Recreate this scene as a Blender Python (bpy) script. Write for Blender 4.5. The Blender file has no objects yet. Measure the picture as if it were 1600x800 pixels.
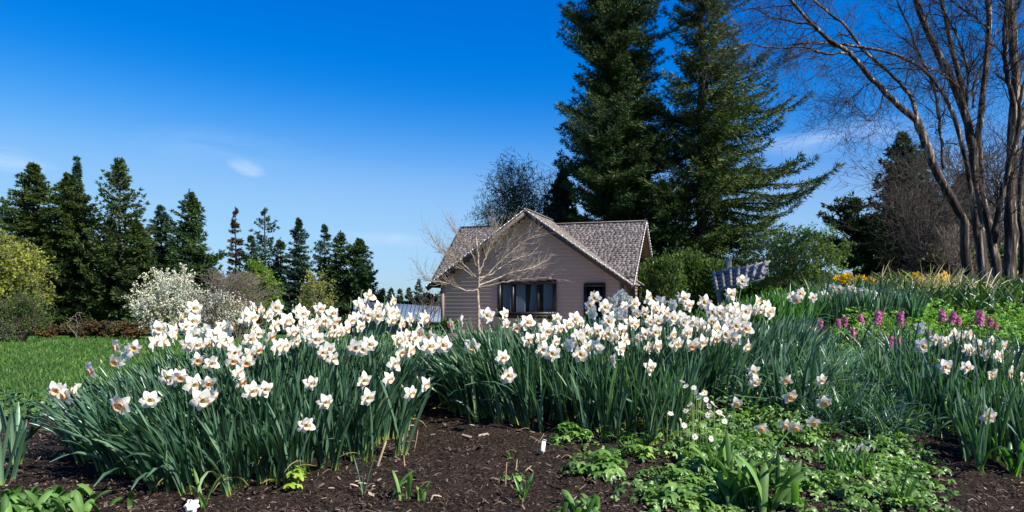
import bpy, math, random
import numpy as np
from mathutils import Vector, Matrix
R = math.radians
rng = np.random.default_rng(7)
random.seed(7)
sc = bpy.context.scene
COL = sc.collection
F, HY = 1150.0, 475.0            # focal length and horizon row in photo pixels (1600 wide)

# ---------------------------------------------------------------- camera
cam = bpy.data.cameras.new("camera"); co = bpy.data.objects.new("camera", cam); COL.objects.link(co)
cam.sensor_width = 36; cam.lens = 36 * F / 1600
cam.shift_y = (HY - 400) / 1600
co.location = (0, 0, 0); co.rotation_euler = (R(90), 0, 0)
cam.clip_start = .05; cam.clip_end = 6000
sc.camera = co
# ---------------------------------------------------------------- sun, sky, exposure
SB, SE = R(34), R(43)
sdir = Vector((math.cos(SE) * math.cos(SB), -math.cos(SE) * math.sin(SB), math.sin(SE)))
sun = bpy.data.lights.new("sun", 'SUN'); so = bpy.data.objects.new("sun", sun); COL.objects.link(so)
sun.energy = 5.0; sun.angle = R(.5); sun.color = (1, .965, .9)
so.rotation_euler = sdir.to_track_quat('Z', 'Y').to_euler()
w = bpy.data.worlds.new("World"); sc.world = w; w.use_nodes = True
nt = w.node_tree; nt.nodes.clear()
def wn(t): return nt.nodes.new(t)
out = wn('ShaderNodeOutputWorld'); bg = wn('ShaderNodeBackground'); bg.inputs[1].default_value = .05
sky = wn('ShaderNodeTexSky'); sky.sky_type = 'NISHITA'; sky.sun_disc = False
sky.sun_elevation = SE; sky.sun_rotation = R(90) + SB
sky.dust_density = .4; sky.air_density = 1.0; sky.ozone_density = 2.0
s1 = wn('ShaderNodeMixRGB'); s1.blend_type = 'MULTIPLY'; s1.inputs[0].default_value = 1; s1.inputs[2].default_value = (.0632, .0632, .0632, 1)
hs = wn('ShaderNodeHueSaturation'); hs.inputs['Saturation'].default_value = 1.32; nt.links.new(sky.outputs[0], hs.inputs['Color']); nt.links.new(hs.outputs[0], s1.inputs[1])
cv = wn('ShaderNodeRGBCurve')                       # deep polarised blue overhead, pale blue low down
for ch_, pts_ in enumerate([[(0, 0), (.05, .002), (.066, .03), (.09, .11), (.144, .27), (.24, .36), (.35, .42), (1, 1)],
                            [(0, 0), (.06, .07), (.09, .135), (.12, .185), (.148, .235), (.20, .375), (.271, .54), (.363, .64), (.444, .69), (1, 1)],
                            [(0, 0), (.12, .30), (.18, .52), (.22, .66), (.257, .74), (.304, .82), (.345, .89), (.39, .94), (.424, .96), (1, 1)]]):
    c_ = cv.mapping.curves[ch_]
    c_.points[0].location = pts_[0]; c_.points[1].location = pts_[-1]
    for q_ in pts_[1:-1]: c_.points.new(*q_)
cv.mapping.update(); nt.links.new(s1.outputs[0], cv.inputs['Color'])
hsv = wn('ShaderNodeMixRGB'); hsv.blend_type = 'DIVIDE'; hsv.inputs[0].default_value = 1; hsv.inputs[2].default_value = (.0966, .0966, .0966, 1)
nt.links.new(cv.outputs[0], hsv.inputs[1])
# thin cirrus wisps, placed by sky direction
tc = wn('ShaderNodeTexCoord'); sep = wn('ShaderNodeSeparateXYZ'); nt.links.new(tc.outputs['Generated'], sep.inputs[0])
def wm(op, a_, b_=None, clamp=False):
    m_ = wn('ShaderNodeMath'); m_.operation = op; m_.use_clamp = clamp
    for i_, q_ in enumerate((a_, b_)):
        if q_ is None: continue
        if isinstance(q_, (int, float)): m_.inputs[i_].default_value = q_
        else: nt.links.new(q_, m_.inputs[i_])
    return m_.outputs[0]
ymax = wm('MAXIMUM', sep.outputs[1], .05); U_ = wm('DIVIDE', sep.outputs[0], ymax); V_ = wm('DIVIDE', sep.outputs[2], ymax)
mp = wn('ShaderNodeCombineXYZ'); nt.links.new(wm('ADD', wm('MULTIPLY', U_, 9.0), wm('MULTIPLY', V_, 6.0)), mp.inputs[0]); nt.links.new(wm('MULTIPLY', V_, 42.0), mp.inputs[1])
nz = wn('ShaderNodeTexNoise'); nz.inputs['Scale'].default_value = .8; nz.inputs['Detail'].default_value = 8; nz.inputs['Roughness'].default_value = .62; nz.inputs['Distortion'].default_value = .8
nt.links.new(mp.outputs[0], nz.inputs['Vector'])
nzr = wn('ShaderNodeMapRange'); nzr.inputs['From Min'].default_value = .36; nzr.inputs['From Max'].default_value = .72; nt.links.new(nz.outputs[0], nzr.inputs['Value'])
tot = None
for (cu, cv_, ru, rv, sl, amp) in ((-.361, .185, .030, .013, -.28, 1.1), (-.70, .20, .11, .022, -.28, .75), (.44, .227, .15, .026, .12, .85), (.70, .16, .18, .03, .1, .4), (-.40, .215, .16, .03, -.1, .22), (-.17, .088, .12, .012, -.05, .5), (-.60, .135, .2, .015, 0, .2)):
    du = wm('SUBTRACT', U_, cu); dv = wm('SUBTRACT', wm('SUBTRACT', V_, cv_), wm('MULTIPLY', du, sl))
    q2 = wm('ADD', wm('POWER', wm('DIVIDE', du, ru), 2.0), wm('POWER', wm('DIVIDE', dv, rv), 2.0))
    e_ = wm('MULTIPLY', wm('POWER', wm('SUBTRACT', 1.0, q2, True), 1.3), amp)
    tot = e_ if tot is None else wm('ADD', tot, e_)
mu = wn('ShaderNodeMath'); mu.operation = 'MULTIPLY'; nt.links.new(nzr.outputs[0], mu.inputs[0]); nt.links.new(tot, mu.inputs[1]); mu.use_clamp = True
mu2 = wn('ShaderNodeMath'); mu2.operation = 'MULTIPLY'; mu2.inputs[1].default_value = .62; nt.links.new(mu.outputs[0], mu2.inputs[0]); mu = mu2
mx = wn('ShaderNodeMixRGB'); mx.inputs[2].default_value = (8, 9.3, 11, 1)
nt.links.new(mu.outputs[0], mx.inputs[0]); nt.links.new(hsv.outputs[0], mx.inputs[1])
nt.links.new(mx.outputs[0], bg.inputs[0]); nt.links.new(bg.outputs[0], out.inputs[0])
sc.view_settings.view_transform = 'Standard'; sc.view_settings.look = 'None'
sc.view_settings.exposure = 0.95; sc.view_settings.gamma = 1
try:
    sc.cycles.max_bounces = 6; sc.cycles.transparent_max_bounces = 6
except Exception: pass

# ---------------------------------------------------------------- helpers
def at(px, py, d): return np.array([(px - 800) / F * d, d, (HY - py) / F * d])
def sstep(a, b, x):
    t = np.clip((x - a) / (b - a), 0, 1); return t * t * (3 - 2 * t)
PC = ([0,2,2.9,3.5,3.8,4.4,5,5.6,6.5,8,9.5,30,60,200,3000], [-.83,-.82,-.78,-.72,-.68,-.56,-.48,-.5,-.7,-1.0,-1.08,-1.1,-1.5,-2.5,-2.5])
PL = ([0,2,2.9,4,5,6.5,8.5,9.4,24,45,60,200,3000], [-.83,-.82,-.79,-.74,-.78,-.95,-1.08,-1.12,-1.51,-2.07,-2.4,-3.2,-3.2])
PR = ([0,2,2.9,4,5,6,6.5,9,11,14,20,60,200,3000], [-.83,-.82,-.79,-.66,-.48,-.28,-.2,.02,.15,.3,.4,.3,-1.5,-2.5])
def ground(x, y):
    x = np.asarray(x, float); y = np.asarray(y, float)
    c = np.interp(y, *PC); l = np.interp(y, *PL); r = np.interp(y, *PR)
    dy = np.clip(y - 4, 0, 60)
    wl = 1 - sstep(-2.7 - .15 * dy, -1.6 - .06 * dy, x)
    wr = sstep(.2, .42, x / np.maximum(y, 1.5))
    z = c * (1 - wl) + l * wl
    z = z * (1 - wr) + r * wr
    near = 1 - sstep(6, 12, y)
    z += near * (.012 * np.sin(5.1 * x + 1.3 * y) * np.sin(4.3 * y - x) + .006 * np.sin(13 * x) * np.sin(11 * y + 2 * x))
    return z
def g(x, y): return float(ground(x, y))
def hit(px, py, lo_=2.2, hi_=60):
    d = lo_
    while d < hi_:
        p = at(px, py, d)
        if p[2] <= g(p[0], p[1]): return p
        d *= 1.01
    return at(px, py, hi_)

class MB:
    def __init__(s): s.v = []; s.f = []; s.c = []; s.n = 0; s.mi = []
    def add(s, verts, faces, col=None):
        verts = np.asarray(verts, float).reshape(-1, 3)
        s.v.append(verts); 
        if isinstance(faces, np.ndarray): s.f.append(faces + s.n)
        else:
            by = {}
            for f in faces: by.setdefault(len(f), []).append(f)
            for k in by: s.f.append(np.array(by[k]) + s.n)
        s.n += len(verts)
        if col is None: col = np.zeros((len(verts), 3))
        col = np.asarray(col, float)
        if col.ndim == 1: col = np.tile(col, (len(verts), 1))
        s.c.append(col)
    def box(s, c, size, rot=None, col=None):
        h = np.array(size) / 2
        v = np.array([[i, j, k] for i in (-1, 1) for j in (-1, 1) for k in (-1, 1)]) * h
        if rot is not None: v = v @ np.array(rot).T
        s.add(v + np.array(c), np.array([[0,1,3,2],[4,6,7,5],[0,4,5,1],[2,3,7,6],[0,2,6,4],[1,5,7,3]]), col)
    def bar(s, a, b, wd, th, up=(0,0,1), col=None):
        a = np.array(a, float); b = np.array(b, float); d = b - a; L = np.linalg.norm(d); d /= L
        u = np.array(up, float); sx = np.cross(d, u); sx /= np.linalg.norm(sx); u = np.cross(sx, d)
        s.box((a + b) / 2, (L, wd, th), np.stack([d, sx, u], 1), col)
    def tube(s, pts, rad, n=6, col=None, cap=True):
        pts = np.asarray(pts, float); k = len(pts); rad = np.broadcast_to(np.asarray(rad, float), (k,))
        tg = np.gradient(pts, axis=0); tg /= np.linalg.norm(tg, axis=1)[:, None] + 1e-9
        ref = np.array([0.13, .97, .2]) if abs(tg[0][1]) < .8 else np.array([.97, .1, .2])
        a = np.cross(tg, ref); a /= np.linalg.norm(a, axis=1)[:, None] + 1e-9; b = np.cross(tg, a)
        th = np.arange(n) * 2 * np.pi / n
        v = pts[:, None] + rad[:, None, None] * (np.cos(th)[None, :, None] * a[:, None] + np.sin(th)[None, :, None] * b[:, None])
        i = np.arange(k - 1)[:, None] * n; j = np.arange(n)[None]; j2 = (j + 1) % n
        fs = np.stack([i + j, i + j2, i + n + j2, i + n + j], -1).reshape(-1, 4)
        cc = None
        if col is not None:
            cc = np.asarray(col, float)
            cc = np.repeat(cc, n, 0) if cc.ndim == 2 else cc
        s.add(v.reshape(-1, 3), fs, cc)
        if cap: s.f.append(np.array([[s.n - n + q for q in range(n)]]))
    def segs(s, A, B, ra, rb, n=3):
        A = np.asarray(A, float).reshape(-1, 3); B = np.asarray(B, float).reshape(-1, 3)
        if len(A) == 0: return
        ra = np.broadcast_to(ra, (len(A),)); rb = np.broadcast_to(rb, (len(A),))
        d = B - A; d /= np.linalg.norm(d, axis=1)[:, None] + 1e-9
        ref = np.where(np.abs(d[:, 1:2]) < .8, [[.1, .97, .2]], [[.97, .1, .2]])
        u = np.cross(d, ref); u /= np.linalg.norm(u, axis=1)[:, None] + 1e-9; v = np.cross(d, u)
        th = np.arange(n) * 2 * np.pi / n; c = np.cos(th)[None, :, None]; q = np.sin(th)[None, :, None]
        rg = c * u[:, None] + q * v[:, None]
        V = np.concatenate([A[:, None] + rg * ra[:, None, None], B[:, None] + rg * rb[:, None, None]], 1).reshape(-1, 3)
        base = np.arange(len(A))[:, None, None] * 2 * n
        j = np.arange(n); fs = np.stack([j, (j + 1) % n, n + (j + 1) % n, n + j], -1)[None]
        s.add(V, (base + fs).reshape(-1, 4))
    def build(s, name, mat, parent=None, smooth=False, loc=None):
        if s.n == 0: s.add([[0,0,0],[.001,0,0],[0,.001,0]], [[0,1,2]])
        V = np.concatenate(s.v); C = np.concatenate(s.c)
        off = np.zeros(3)
        if parent is not None:
            p = parent
            while p is not None: off += np.array(p.location); p = p.parent
        elif loc is not None: off = np.array(loc, float)
        V = V - off
        me = bpy.data.meshes.new(name)
        nl = [len(f) * f.shape[1] for f in s.f]; nf = sum(len(f) for f in s.f)
        me.vertices.add(len(V)); me.vertices.foreach_set('co', V.ravel())
        me.loops.add(sum(nl)); me.polygons.add(nf)
        me.loops.foreach_set('vertex_index', np.concatenate([f.ravel() for f in s.f]).astype(np.int32))
        tot = np.concatenate([np.full(len(f), f.shape[1]) for f in s.f]); st = np.concatenate([[0], np.cumsum(tot)[:-1]])
        me.polygons.foreach_set('loop_start', st.astype(np.int32)); me.polygons.foreach_set('loop_total', tot.astype(np.int32))
        me.update(calc_edges=True)
        if np.any(C):
            ca = me.color_attributes.new('Col', 'FLOAT_COLOR', 'POINT')
            ca.data.foreach_set('color', np.concatenate([C, np.ones((len(C), 1))], 1).ravel())
        if smooth: me.polygons.foreach_set('use_smooth', np.ones(nf, bool))
        me.materials.append(mat)
        o = bpy.data.objects.new(name, me); COL.objects.link(o)
        if parent is not None: o.parent = parent
        elif loc is not None: o.location = loc
        return o
def thing(name, label, cat, loc, group=None):
    o = bpy.data.objects.new(name, None); COL.objects.link(o); o.empty_display_size = .1
    o.location = tuple(float(q) for q in loc); return tag(o, label, cat, group)
def tag(o, label, cat, group=None, kind=None):
    o['label'] = label; o['category'] = cat
    if group: o['group'] = group
    if kind: o['kind'] = kind
    return o
def unit(v):
    v = np.asarray(v, float); return v / (np.linalg.norm(v, axis=-1, keepdims=True) + 1e-9)

# ---------------------------------------------------------------- materials
class NT:
    def __init__(s, name):
        s.m = bpy.data.materials.new(name); s.m.use_nodes = True; s.t = s.m.node_tree; s.t.nodes.clear()
        s.o = s.t.nodes.new('ShaderNodeOutputMaterial')
    def n(s, t, **k):
        x = s.t.nodes.new(t)
        for a, b in k.items():
            if a[0] == '_': x.inputs[a[1:].replace('_', ' ')].default_value = b
            else: setattr(x, a, b)
        return x
    def l(s, a, b): s.t.links.new(a, b)
    def noise(s, scale, detail=4, vec=None, rough=.6):
        x = s.n('ShaderNodeTexNoise', _Scale=scale, _Detail=detail, _Roughness=rough)
        if vec is None: vec = s.n('ShaderNodeTexCoord').outputs['Object']
        s.l(vec, x.inputs['Vector']); return x.outputs['Fac']
    def ramp(s, fac, stops):
        r = s.n('ShaderNodeValToRGB'); e = r.color_ramp.elements
        while len(e) < len(stops): e.new(.5)
        for q, (p, c) in zip(e, stops): q.position = p; q.color = (*c, 1)
        s.l(fac, r.inputs[0]); return r.outputs[0]
    def mix(s, fac, a, b, mode='MIX'):
        m = s.n('ShaderNodeMixRGB', blend_type=mode)
        for i, q in ((0, fac), (1, a), (2, b)):
            if hasattr(q, 'links') or hasattr(q, 'is_linked'): s.l(q, m.inputs[i])
            else: m.inputs[i].default_value = q if i == 0 else (*q, 1)
        return m.outputs[0]
    def bsdf(s, col, rough=.7, spec=.3, trans=0, tcol=None, bump=None, bs=.3, bd=.01, sheen=0):
        b = s.n('ShaderNodeBsdfPrincipled'); b.inputs['Roughness'].default_value = rough
        b.inputs['Specular IOR Level'].default_value = spec
        if isinstance(col, tuple): b.inputs['Base Color'].default_value = (*col, 1)
        else: s.l(col, b.inputs['Base Color'])
        if bump is not None:
            bp = s.n('ShaderNodeBump', _Strength=bs, _Distance=bd); s.l(bump, bp.inputs['Height']); s.l(bp.outputs[0], b.inputs['Normal'])
        r = b.outputs[0]
        if trans:
            t = s.n('ShaderNodeBsdfTranslucent')
            tcol = tcol or col
            if isinstance(tcol, tuple): t.inputs[0].default_value = (*tcol, 1)
            else: s.l(tcol, t.inputs[0])
            m = s.n('ShaderNodeMixShader', _Fac=trans); s.l(r, m.inputs[1]); s.l(t.outputs[0], m.inputs[2]); r = m.outputs[0]
        s.l(r, s.o.inputs[0]); return s.m
def leafmat(name, a, b, c, rough=.5, spec=.35, trans=.25, big=.6, tm=1.6):
    """foliage: colour varies per leaf/spray and slowly through the plant"""
    n = NT(name); ri = n.n('ShaderNodeNewGeometry').outputs['Random Per Island']
    k = n.ramp(ri, [(0, a), (.5, b), (1, c)])
    nz = n.noise(big, 3); k2 = n.ramp(nz, [(.35, (.6, .66, .7)), (.65, (1.3, 1.22, .95))])
    k = n.mix(1.0, k, k2, 'MULTIPLY')
    t = n.mix(1.0, k, (tm, tm * 1.15, tm * .5), 'MULTIPLY')
    return n.bsdf(k, rough, spec, trans, t)
def plain(name, a, b, scale=20, rough=.75, spec=.25, bs=.4, bd=.01, stretch=None, detail=5):
    n = NT(name); vec = n.n('ShaderNodeTexCoord').outputs['Object']
    if stretch:
        m = n.n('ShaderNodeMapping'); m.inputs['Scale'].default_value = stretch; n.l(vec, m.inputs[0]); vec = m.outputs[0]
    nz = n.noise(scale, detail, vec)
    k = n.ramp(nz, [(.3, a), (.7, b)])
    return n.bsdf(k, rough, spec, bump=nz, bs=bs, bd=bd)
def solid(name, c, rough=.6, spec=.3, trans=0):
    n = NT(name); ri = n.n('ShaderNodeNewGeometry').outputs['Random Per Island']
    k = n.ramp(ri, [(0, tuple(q * .8 for q in c)), (1, tuple(min(1, q * 1.15) for q in c))])
    return n.bsdf(k, rough, spec, trans)
def strapmat(name, a, b, basec, rough=.36, spec=.5, trans=.22):
    """strap leaf: pale sheath at the base, its lit-through glow put into the colour (Col.r = position along the blade)"""
    n = NT(name); at_ = n.n('ShaderNodeVertexColor', layer_name='Col'); sp = n.n('ShaderNodeSeparateColor'); n.l(at_.outputs[0], sp.inputs[0])
    ri = n.n('ShaderNodeNewGeometry').outputs['Random Per Island']
    k = n.ramp(ri, [(0, a), (.45, tuple(q * .55 + w_ * .45 for q, w_ in zip(a, b))), (.8, b), (.96, tuple(q * 1.5 for q in b)), (1, (b[0] * 2.6, b[1] * 1.7, b[2] * 1.1))])  # pale stops paint sunlit leaves among dark ones; last stop is yellowed
    st = n.noise(260, 2); k = n.mix(.25, k, n.ramp(st, [(.3, (.5, .5, .5)), (.7, (1.4, 1.4, 1.4))]), 'MULTIPLY')
    fr = n.ramp(sp.outputs[0], [(0, (0, 0, 0)), (.16, (1, 1, 1))])
    k = n.mix(fr, basec, k)  # pale base colour carries the painted glow of the lit leaf foot
    t = n.mix(1.0, k, (1.5, 2.0, .6), 'MULTIPLY')
    return n.bsdf(k, rough, spec, trans, t)
def colmat(name, rough=.55, spec=.25, trans=.3, tm=(1, 1, 1)):
    n = NT(name); a = n.n('ShaderNodeVertexColor', layer_name='Col').outputs[0]
    return n.bsdf(a, rough, spec, trans, n.mix(1.0, a, tm, 'MULTIPLY'))
M = {}
M['daff_leaf'] = strapmat('daffodil leaf', (.014, .050, .024), (.095, .175, .11), (.30, .40, .07), rough=.32, trans=.2)
M['green_leaf'] = strapmat('green strap leaf', (.035, .11, .02), (.075, .17, .03), (.3, .4, .1), trans=.3)
M['dark_strap'] = strapmat('dark strap leaf', (.02, .06, .015), (.07, .11, .03), (.2, .2, .08), trans=.2)
M['blue_strap'] = strapmat('glaucous strap leaf', (.08, .16, .10), (.16, .25, .18), (.25, .3, .1), rough=.28)
M['stem'] = strapmat('flower stem', (.06, .15, .05), (.09, .19, .07), (.3, .4, .1), rough=.45)
M['spathe'] = solid('papery spathe', (.4, .34, .24), .8, .1, .3)
n = NT('white petal'); ri = n.n('ShaderNodeNewGeometry').outputs['Random Per Island']
M['petal'] = n.bsdf(n.ramp(ri, [(0, (.78, .72, .58)), (.4, (.82, .78, .68)), (1, (.84, .82, .76))]), .5, .2, .3, (.82, .82, .74), bump=n.noise(90, 3), bs=.35, bd=.004)
M['ypetal'] = solid('yellow petal', (.8, .5, .01), .5, .2, .3)
M['cup'] = colmat('trumpet', .5, .25, .35, (1, .97, .9))
M['hyacinth'] = leafmat('pink hyacinth floret', (.48, .08, .30), (.62, .15, .42), (.76, .34, .6), .5, .2, .25, tm=1)
# ---------------------------------------------------------------- ground
def axis(segs):
    a = []
    for s0, s1, st in segs: a += list(np.arange(s0, s1, st))
    return np.array(a + [segs[-1][1]])
def bedmask(x, y):
    """planting bed with bark mulch; the rest is lawn"""
    left = np.interp(x, [-9, -5, -3, -1, 1, 3, 6], [6.3, 6.6, 6.3, 6.0, 6.4, 9, 15])
    e = left + .12 * np.sin(3 * x) + .08 * np.sin(7.3 * x)
    r = sstep(.23, .3, x / np.maximum(y, 1)) * sstep(0, 1, 26 - y)
    return np.clip(np.maximum(sstep(.12, -.12, y - e), r), 0, 1)
gx = axis([(-3000, -300, 300), (-300, -60, 20), (-60, -10, 2), (-10, -3.4, .3), (-3.4, 3.6, .06), (3.6, 12, .3), (12, 60, 2), (60, 300, 20), (300, 3000, 300)])
gy = axis([(-60, 0, 6), (0, 2, .4), (2, 6.6, .06), (6.6, 16, .3), (16, 60, 1.5), (60, 300, 15), (300, 4000, 300)])
X, Y = np.meshgrid(gx, gy); Z = ground(X, Y)
bm_ = bedmask(X, Y)
Z += bm_ * (1 - sstep(5, 9, Y)) * (rng.random(X.shape) - .5) * .026 + bm_ * (1 - sstep(5, 9, Y)) * .012 * np.sin(31 * X + 5 * np.sin(9 * Y)) * np.sin(27 * Y + 4 * np.sin(12 * X))
mb = MB(); nx = len(gx)
i = np.arange(len(gy) - 1)[:, None] * nx; j = np.arange(nx - 1)[None]
mb.add(np.stack([X, Y, Z], -1), np.stack([i + j, i + j + 1, i + nx + j + 1, i + nx + j], -1).reshape(-1, 4), np.stack([bm_, bm_, bm_], -1).reshape(-1, 3) + 1e-4)
n = NT('ground')
bed = n.n('ShaderNodeVertexColor', layer_name='Col').outputs[0]
f1 = n.noise(55, 6); f2 = n.noise(3, 3); f3 = n.noise(14, 5)
soil = n.ramp(f1, [(.3, (.008, .006, .004)), (.52, (.03, .021, .016)), (.72, (.075, .052, .038))])
soil = n.mix(1.0, soil, n.ramp(f3, [(.3, (.6, .6, .6)), (.7, (1.5, 1.4, 1.35))]), 'MULTIPLY')
lawn = n.ramp(f3, [(.3, (.03, .08, .014)), (.7, (.075, .15, .03))])
lawn = n.mix(1.0, lawn, n.ramp(f2, [(.35, (.8, .9, .8)), (.7, (1.25, 1.1, 1.0))]), 'MULTIPLY')
kk = n.mix(bed, lawn, soil)
grd = mb.build('ground', n.bsdf(kk, .9, .12, bump=f1, bs=1.0, bd=.05), smooth=True)
tag(grd, 'dark mulched bed rising from a wide green lawn', 'ground', kind='structure')

# lawn blades
mb = MB(); N = 60000
d = 6 * (45 / 6) ** (rng.random(N) ** .85); rr = rng.uniform(-.85, .45, N); x = rr * d
k = (bedmask(x, d) < .4); x, d = x[k], d[k]; N = len(x)
z = ground(x, d); h = rng.uniform(.03, .065, N) * (1 + d / 30); wd = .003 + d * .0006
az = rng.uniform(0, 6.28, N); le = rng.normal(0, .5, (N, 2))
B = np.stack([x, d, z], -1); s = np.stack([np.cos(az), np.sin(az), 0 * az], -1) * wd[:, None]
T = B + np.stack([le[:, 0] * h, le[:, 1] * h, h], -1)
mb.add(np.stack([B - s, B + s, T], 1), np.arange(3 * N).reshape(-1, 3))
tag(mb.build('lawn_grass', leafmat('lawn grass', (.025, .085, .015), (.055, .14, .025), (.16, .23, .07), .6, .2, .3, 1.2)), 'short mown green grass of the lawn', 'grass', kind='stuff')

# bark mulch chips
mb = MB(); N = 42000
d = 2.5 * (6.0 / 2.5) ** (rng.random(N) ** 1.3); x = rng.uniform(-.8, .78, N) * d
z = ground(x, d); az = rng.uniform(0, 6.28, N); L = rng.lognormal(-4.55, .55, N); wd = L * rng.uniform(.15, .45, N); ti = rng.normal(0, .38, N)
ax = np.stack([np.cos(az) * np.cos(ti), np.sin(az) * np.cos(ti), np.sin(ti)], -1); sd = np.stack([-np.sin(az), np.cos(az), rng.normal(0, .4, N)], -1)
C = np.stack([x, d, z + rng.uniform(0, .016, N)], -1); up = unit(np.cross(ax, sd)) * (wd * .35)[:, None]
a1 = ax * L[:, None] / 2; s1 = sd * wd[:, None] / 2
V = np.stack([C - a1 - s1 * .6, C + a1 - s1, C + a1 * 1.1 + s1 * .4, C - a1 + s1, C + up - a1 * .8, C + up + a1 * .8], 1)
b = np.arange(N)[:, None, None] * 6
mb.add(V, (b + np.array([[0, 1, 5, 4], [1, 2, 5, 5], [2, 3, 4, 5], [3, 0, 4, 4]])[None]).reshape(-1, 4)[[q for q in range(4 * N) if q % 4 in (0, 2)]])
mb.add(V, (b + np.array([[1, 2, 5], [3, 0, 4]])[None]).reshape(-1, 3))
n = NT('bark chips'); ri = n.n('ShaderNodeNewGeometry').outputs['Random Per Island']
kk = n.ramp(ri, [(0, (.010, .007, .005)), (.45, (.038, .026, .02)), (.8, (.10, .07, .052)), (.97, (.18, .13, .10)), (1, (.36, .3, .23))])
tag(mb.build('bark_mulch', n.bsdf(kk, .85, .15)), 'dark brown shredded bark mulch over the bed', 'mulch', kind='stuff')

# pale straws and dead leaf scraps lying in the mulch
mb = MB()
for k in range(330):
    d_ = 2.6 + 2.2 * random.random() ** 1.2; x_ = random.uniform(-.72, .72) * d_; az = random.uniform(0, 6.28); L = random.uniform(.015, .07); c_ = random.uniform(-.8, .8)
    t = np.linspace(-.5, .5, 5); px_ = x_ + np.cos(az + c_ * t) * t * L; py_ = d_ + np.sin(az + c_ * t) * t * L
    mb.tube(np.stack([px_, py_, ground(px_, py_) + .014 + .006 * np.cos(t * 5)], -1), random.uniform(.0004, .0012), 4)
tag(mb.build('straw_litter', solid('straw litter', (.27, .2, .14), .8, .15)), 'thin pale straws and twigs strewn over the mulch', 'plant litter', kind='stuff')
# unseen gravel added below the cottage to bounce warm light onto its wall
mb = MB(); gx_ = np.linspace(-2.4, 8.2, 40); gy_ = np.linspace(20.5, 29.9, 40); XX, YY = np.meshgrid(gx_, gy_); ii = np.arange(39)[:, None] * 40; jj = np.arange(39)[None]
mb.add(np.stack([XX, YY, ground(XX, YY) + .03], -1), np.stack([ii + jj, ii + jj + 1, ii + 41 + jj, ii + 40 + jj], -1).reshape(-1, 4))
tag(mb.build('bounce_gravel', plain('tan bounce gravel', (.19, .16, .13), (.30, .25, .21), 30, .9, .1)), 'tan bounce gravel sheet added unseen to light the cottage wall', 'path', kind='structure')
# ---------------------------------------------------------------- cottage
HA = R(18); H0 = np.array([-2.79, 30.0, 0.0])
eu = np.array([math.cos(HA), -math.sin(HA), 0]); ev = np.array([math.sin(HA), math.cos(HA), 0]); ez = np.array([0, 0, 1.0])
def H(u, v, z): return H0 + eu * u + ev * v + ez * z
HR = np.stack([eu, ev, ez], 1)
GZ = -1.15; W = 7.27; UC = W / 2; D = 6.2
M['siding'] = plain('taupe painted clapboard', (.33, .242, .226), (.39, .29, .272), 3, .6, .25, bs=.12, bd=.01, stretch=(1, 1, 9))
n = NT('cedar shakes'); ri = n.n('ShaderNodeNewGeometry').outputs['Random Per Island']
kk = n.ramp(ri, [(0, (.12, .105, .10)), (.4, (.18, .158, .15)), (.75, (.215, .185, .175)), (1, (.28, .245, .23))])
g1 = n.noise(9, 5); kk = n.mix(1., kk, n.ramp(g1, [(.3, (.65, .65, .65)), (.7, (1.3, 1.25, 1.2))]), 'MULTIPLY')
M['shake'] = n.bsdf(kk, .85, .15, bump=n.noise(60, 3), bs=.5, bd=.01)
M['fascia'] = plain('dark brown fascia', (.05, .035, .03), (.075, .055, .048), 8, .55, .3)
M['trimbrown'] = plain('window trim', (.014, .010, .009), (.022, .016, .014), 8, .45, .4)
M['soffit'] = plain('tan soffit', (.26, .17, .12), (.32, .21, .15), 4, .7, .2)
n = NT('window glass'); b_ = n.n('ShaderNodeBsdfPrincipled', _Roughness=.02); b_.inputs['Base Color'].default_value = (.02, .025, .03, 1)
b_.inputs['Transmission Weight'].default_value = .0
tr = n.n('ShaderNodeBsdfTransparent'); tr.inputs[0].default_value = (.72, .8, .85, 1); ms = n.n('ShaderNodeMixShader', _Fac=.16)
n.l(tr.outputs[0], ms.inputs[1]); n.l(b_.outputs[0], ms.inputs[2]); n.l(ms.outputs[0], n.o.inputs[0]); M['glass'] = n.m
M['dark'] = solid('dark interior', (.006, .006, .007), .9, .1)
M['curtain'] = solid('sheer curtain', (.34, .38, .44), .8, .1, .3)
M['bulb'] = solid('white light bulb', (.8, .8, .8), .3, .5)
cot = thing('cottage', 'taupe clapboard cottage with shake roof and front gable behind the daffodils', 'house', H(0, 0, GZ))
PK, EV, OV = 3.63, .72, .5; uL, uR = -.5, 7.75
ums = (uL + uR) / 2
def gz(u): return EV + (PK - EV) * (1 - abs(u - ums) / ((uR - uL) / 2))
RD, ME, MV0, MV1, MR = 3.42, .72, -.35, 6.6, 3.1      # main ridge height, eave, v of eaves, v of ridge
def mz(v): return ME + (RD - ME) * (1 - (abs(v - MR) / (MR - MV0)))
def holes(u0, u1, z0, z1, hs):
    return [(a, b) for a, b in [(u0, u1)]]
win = (2.40, 4.71, -.40, .86); dor = (5.87, 6.64, GZ, .745)
mb = MB()
cz = GZ; ch = .15
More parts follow.
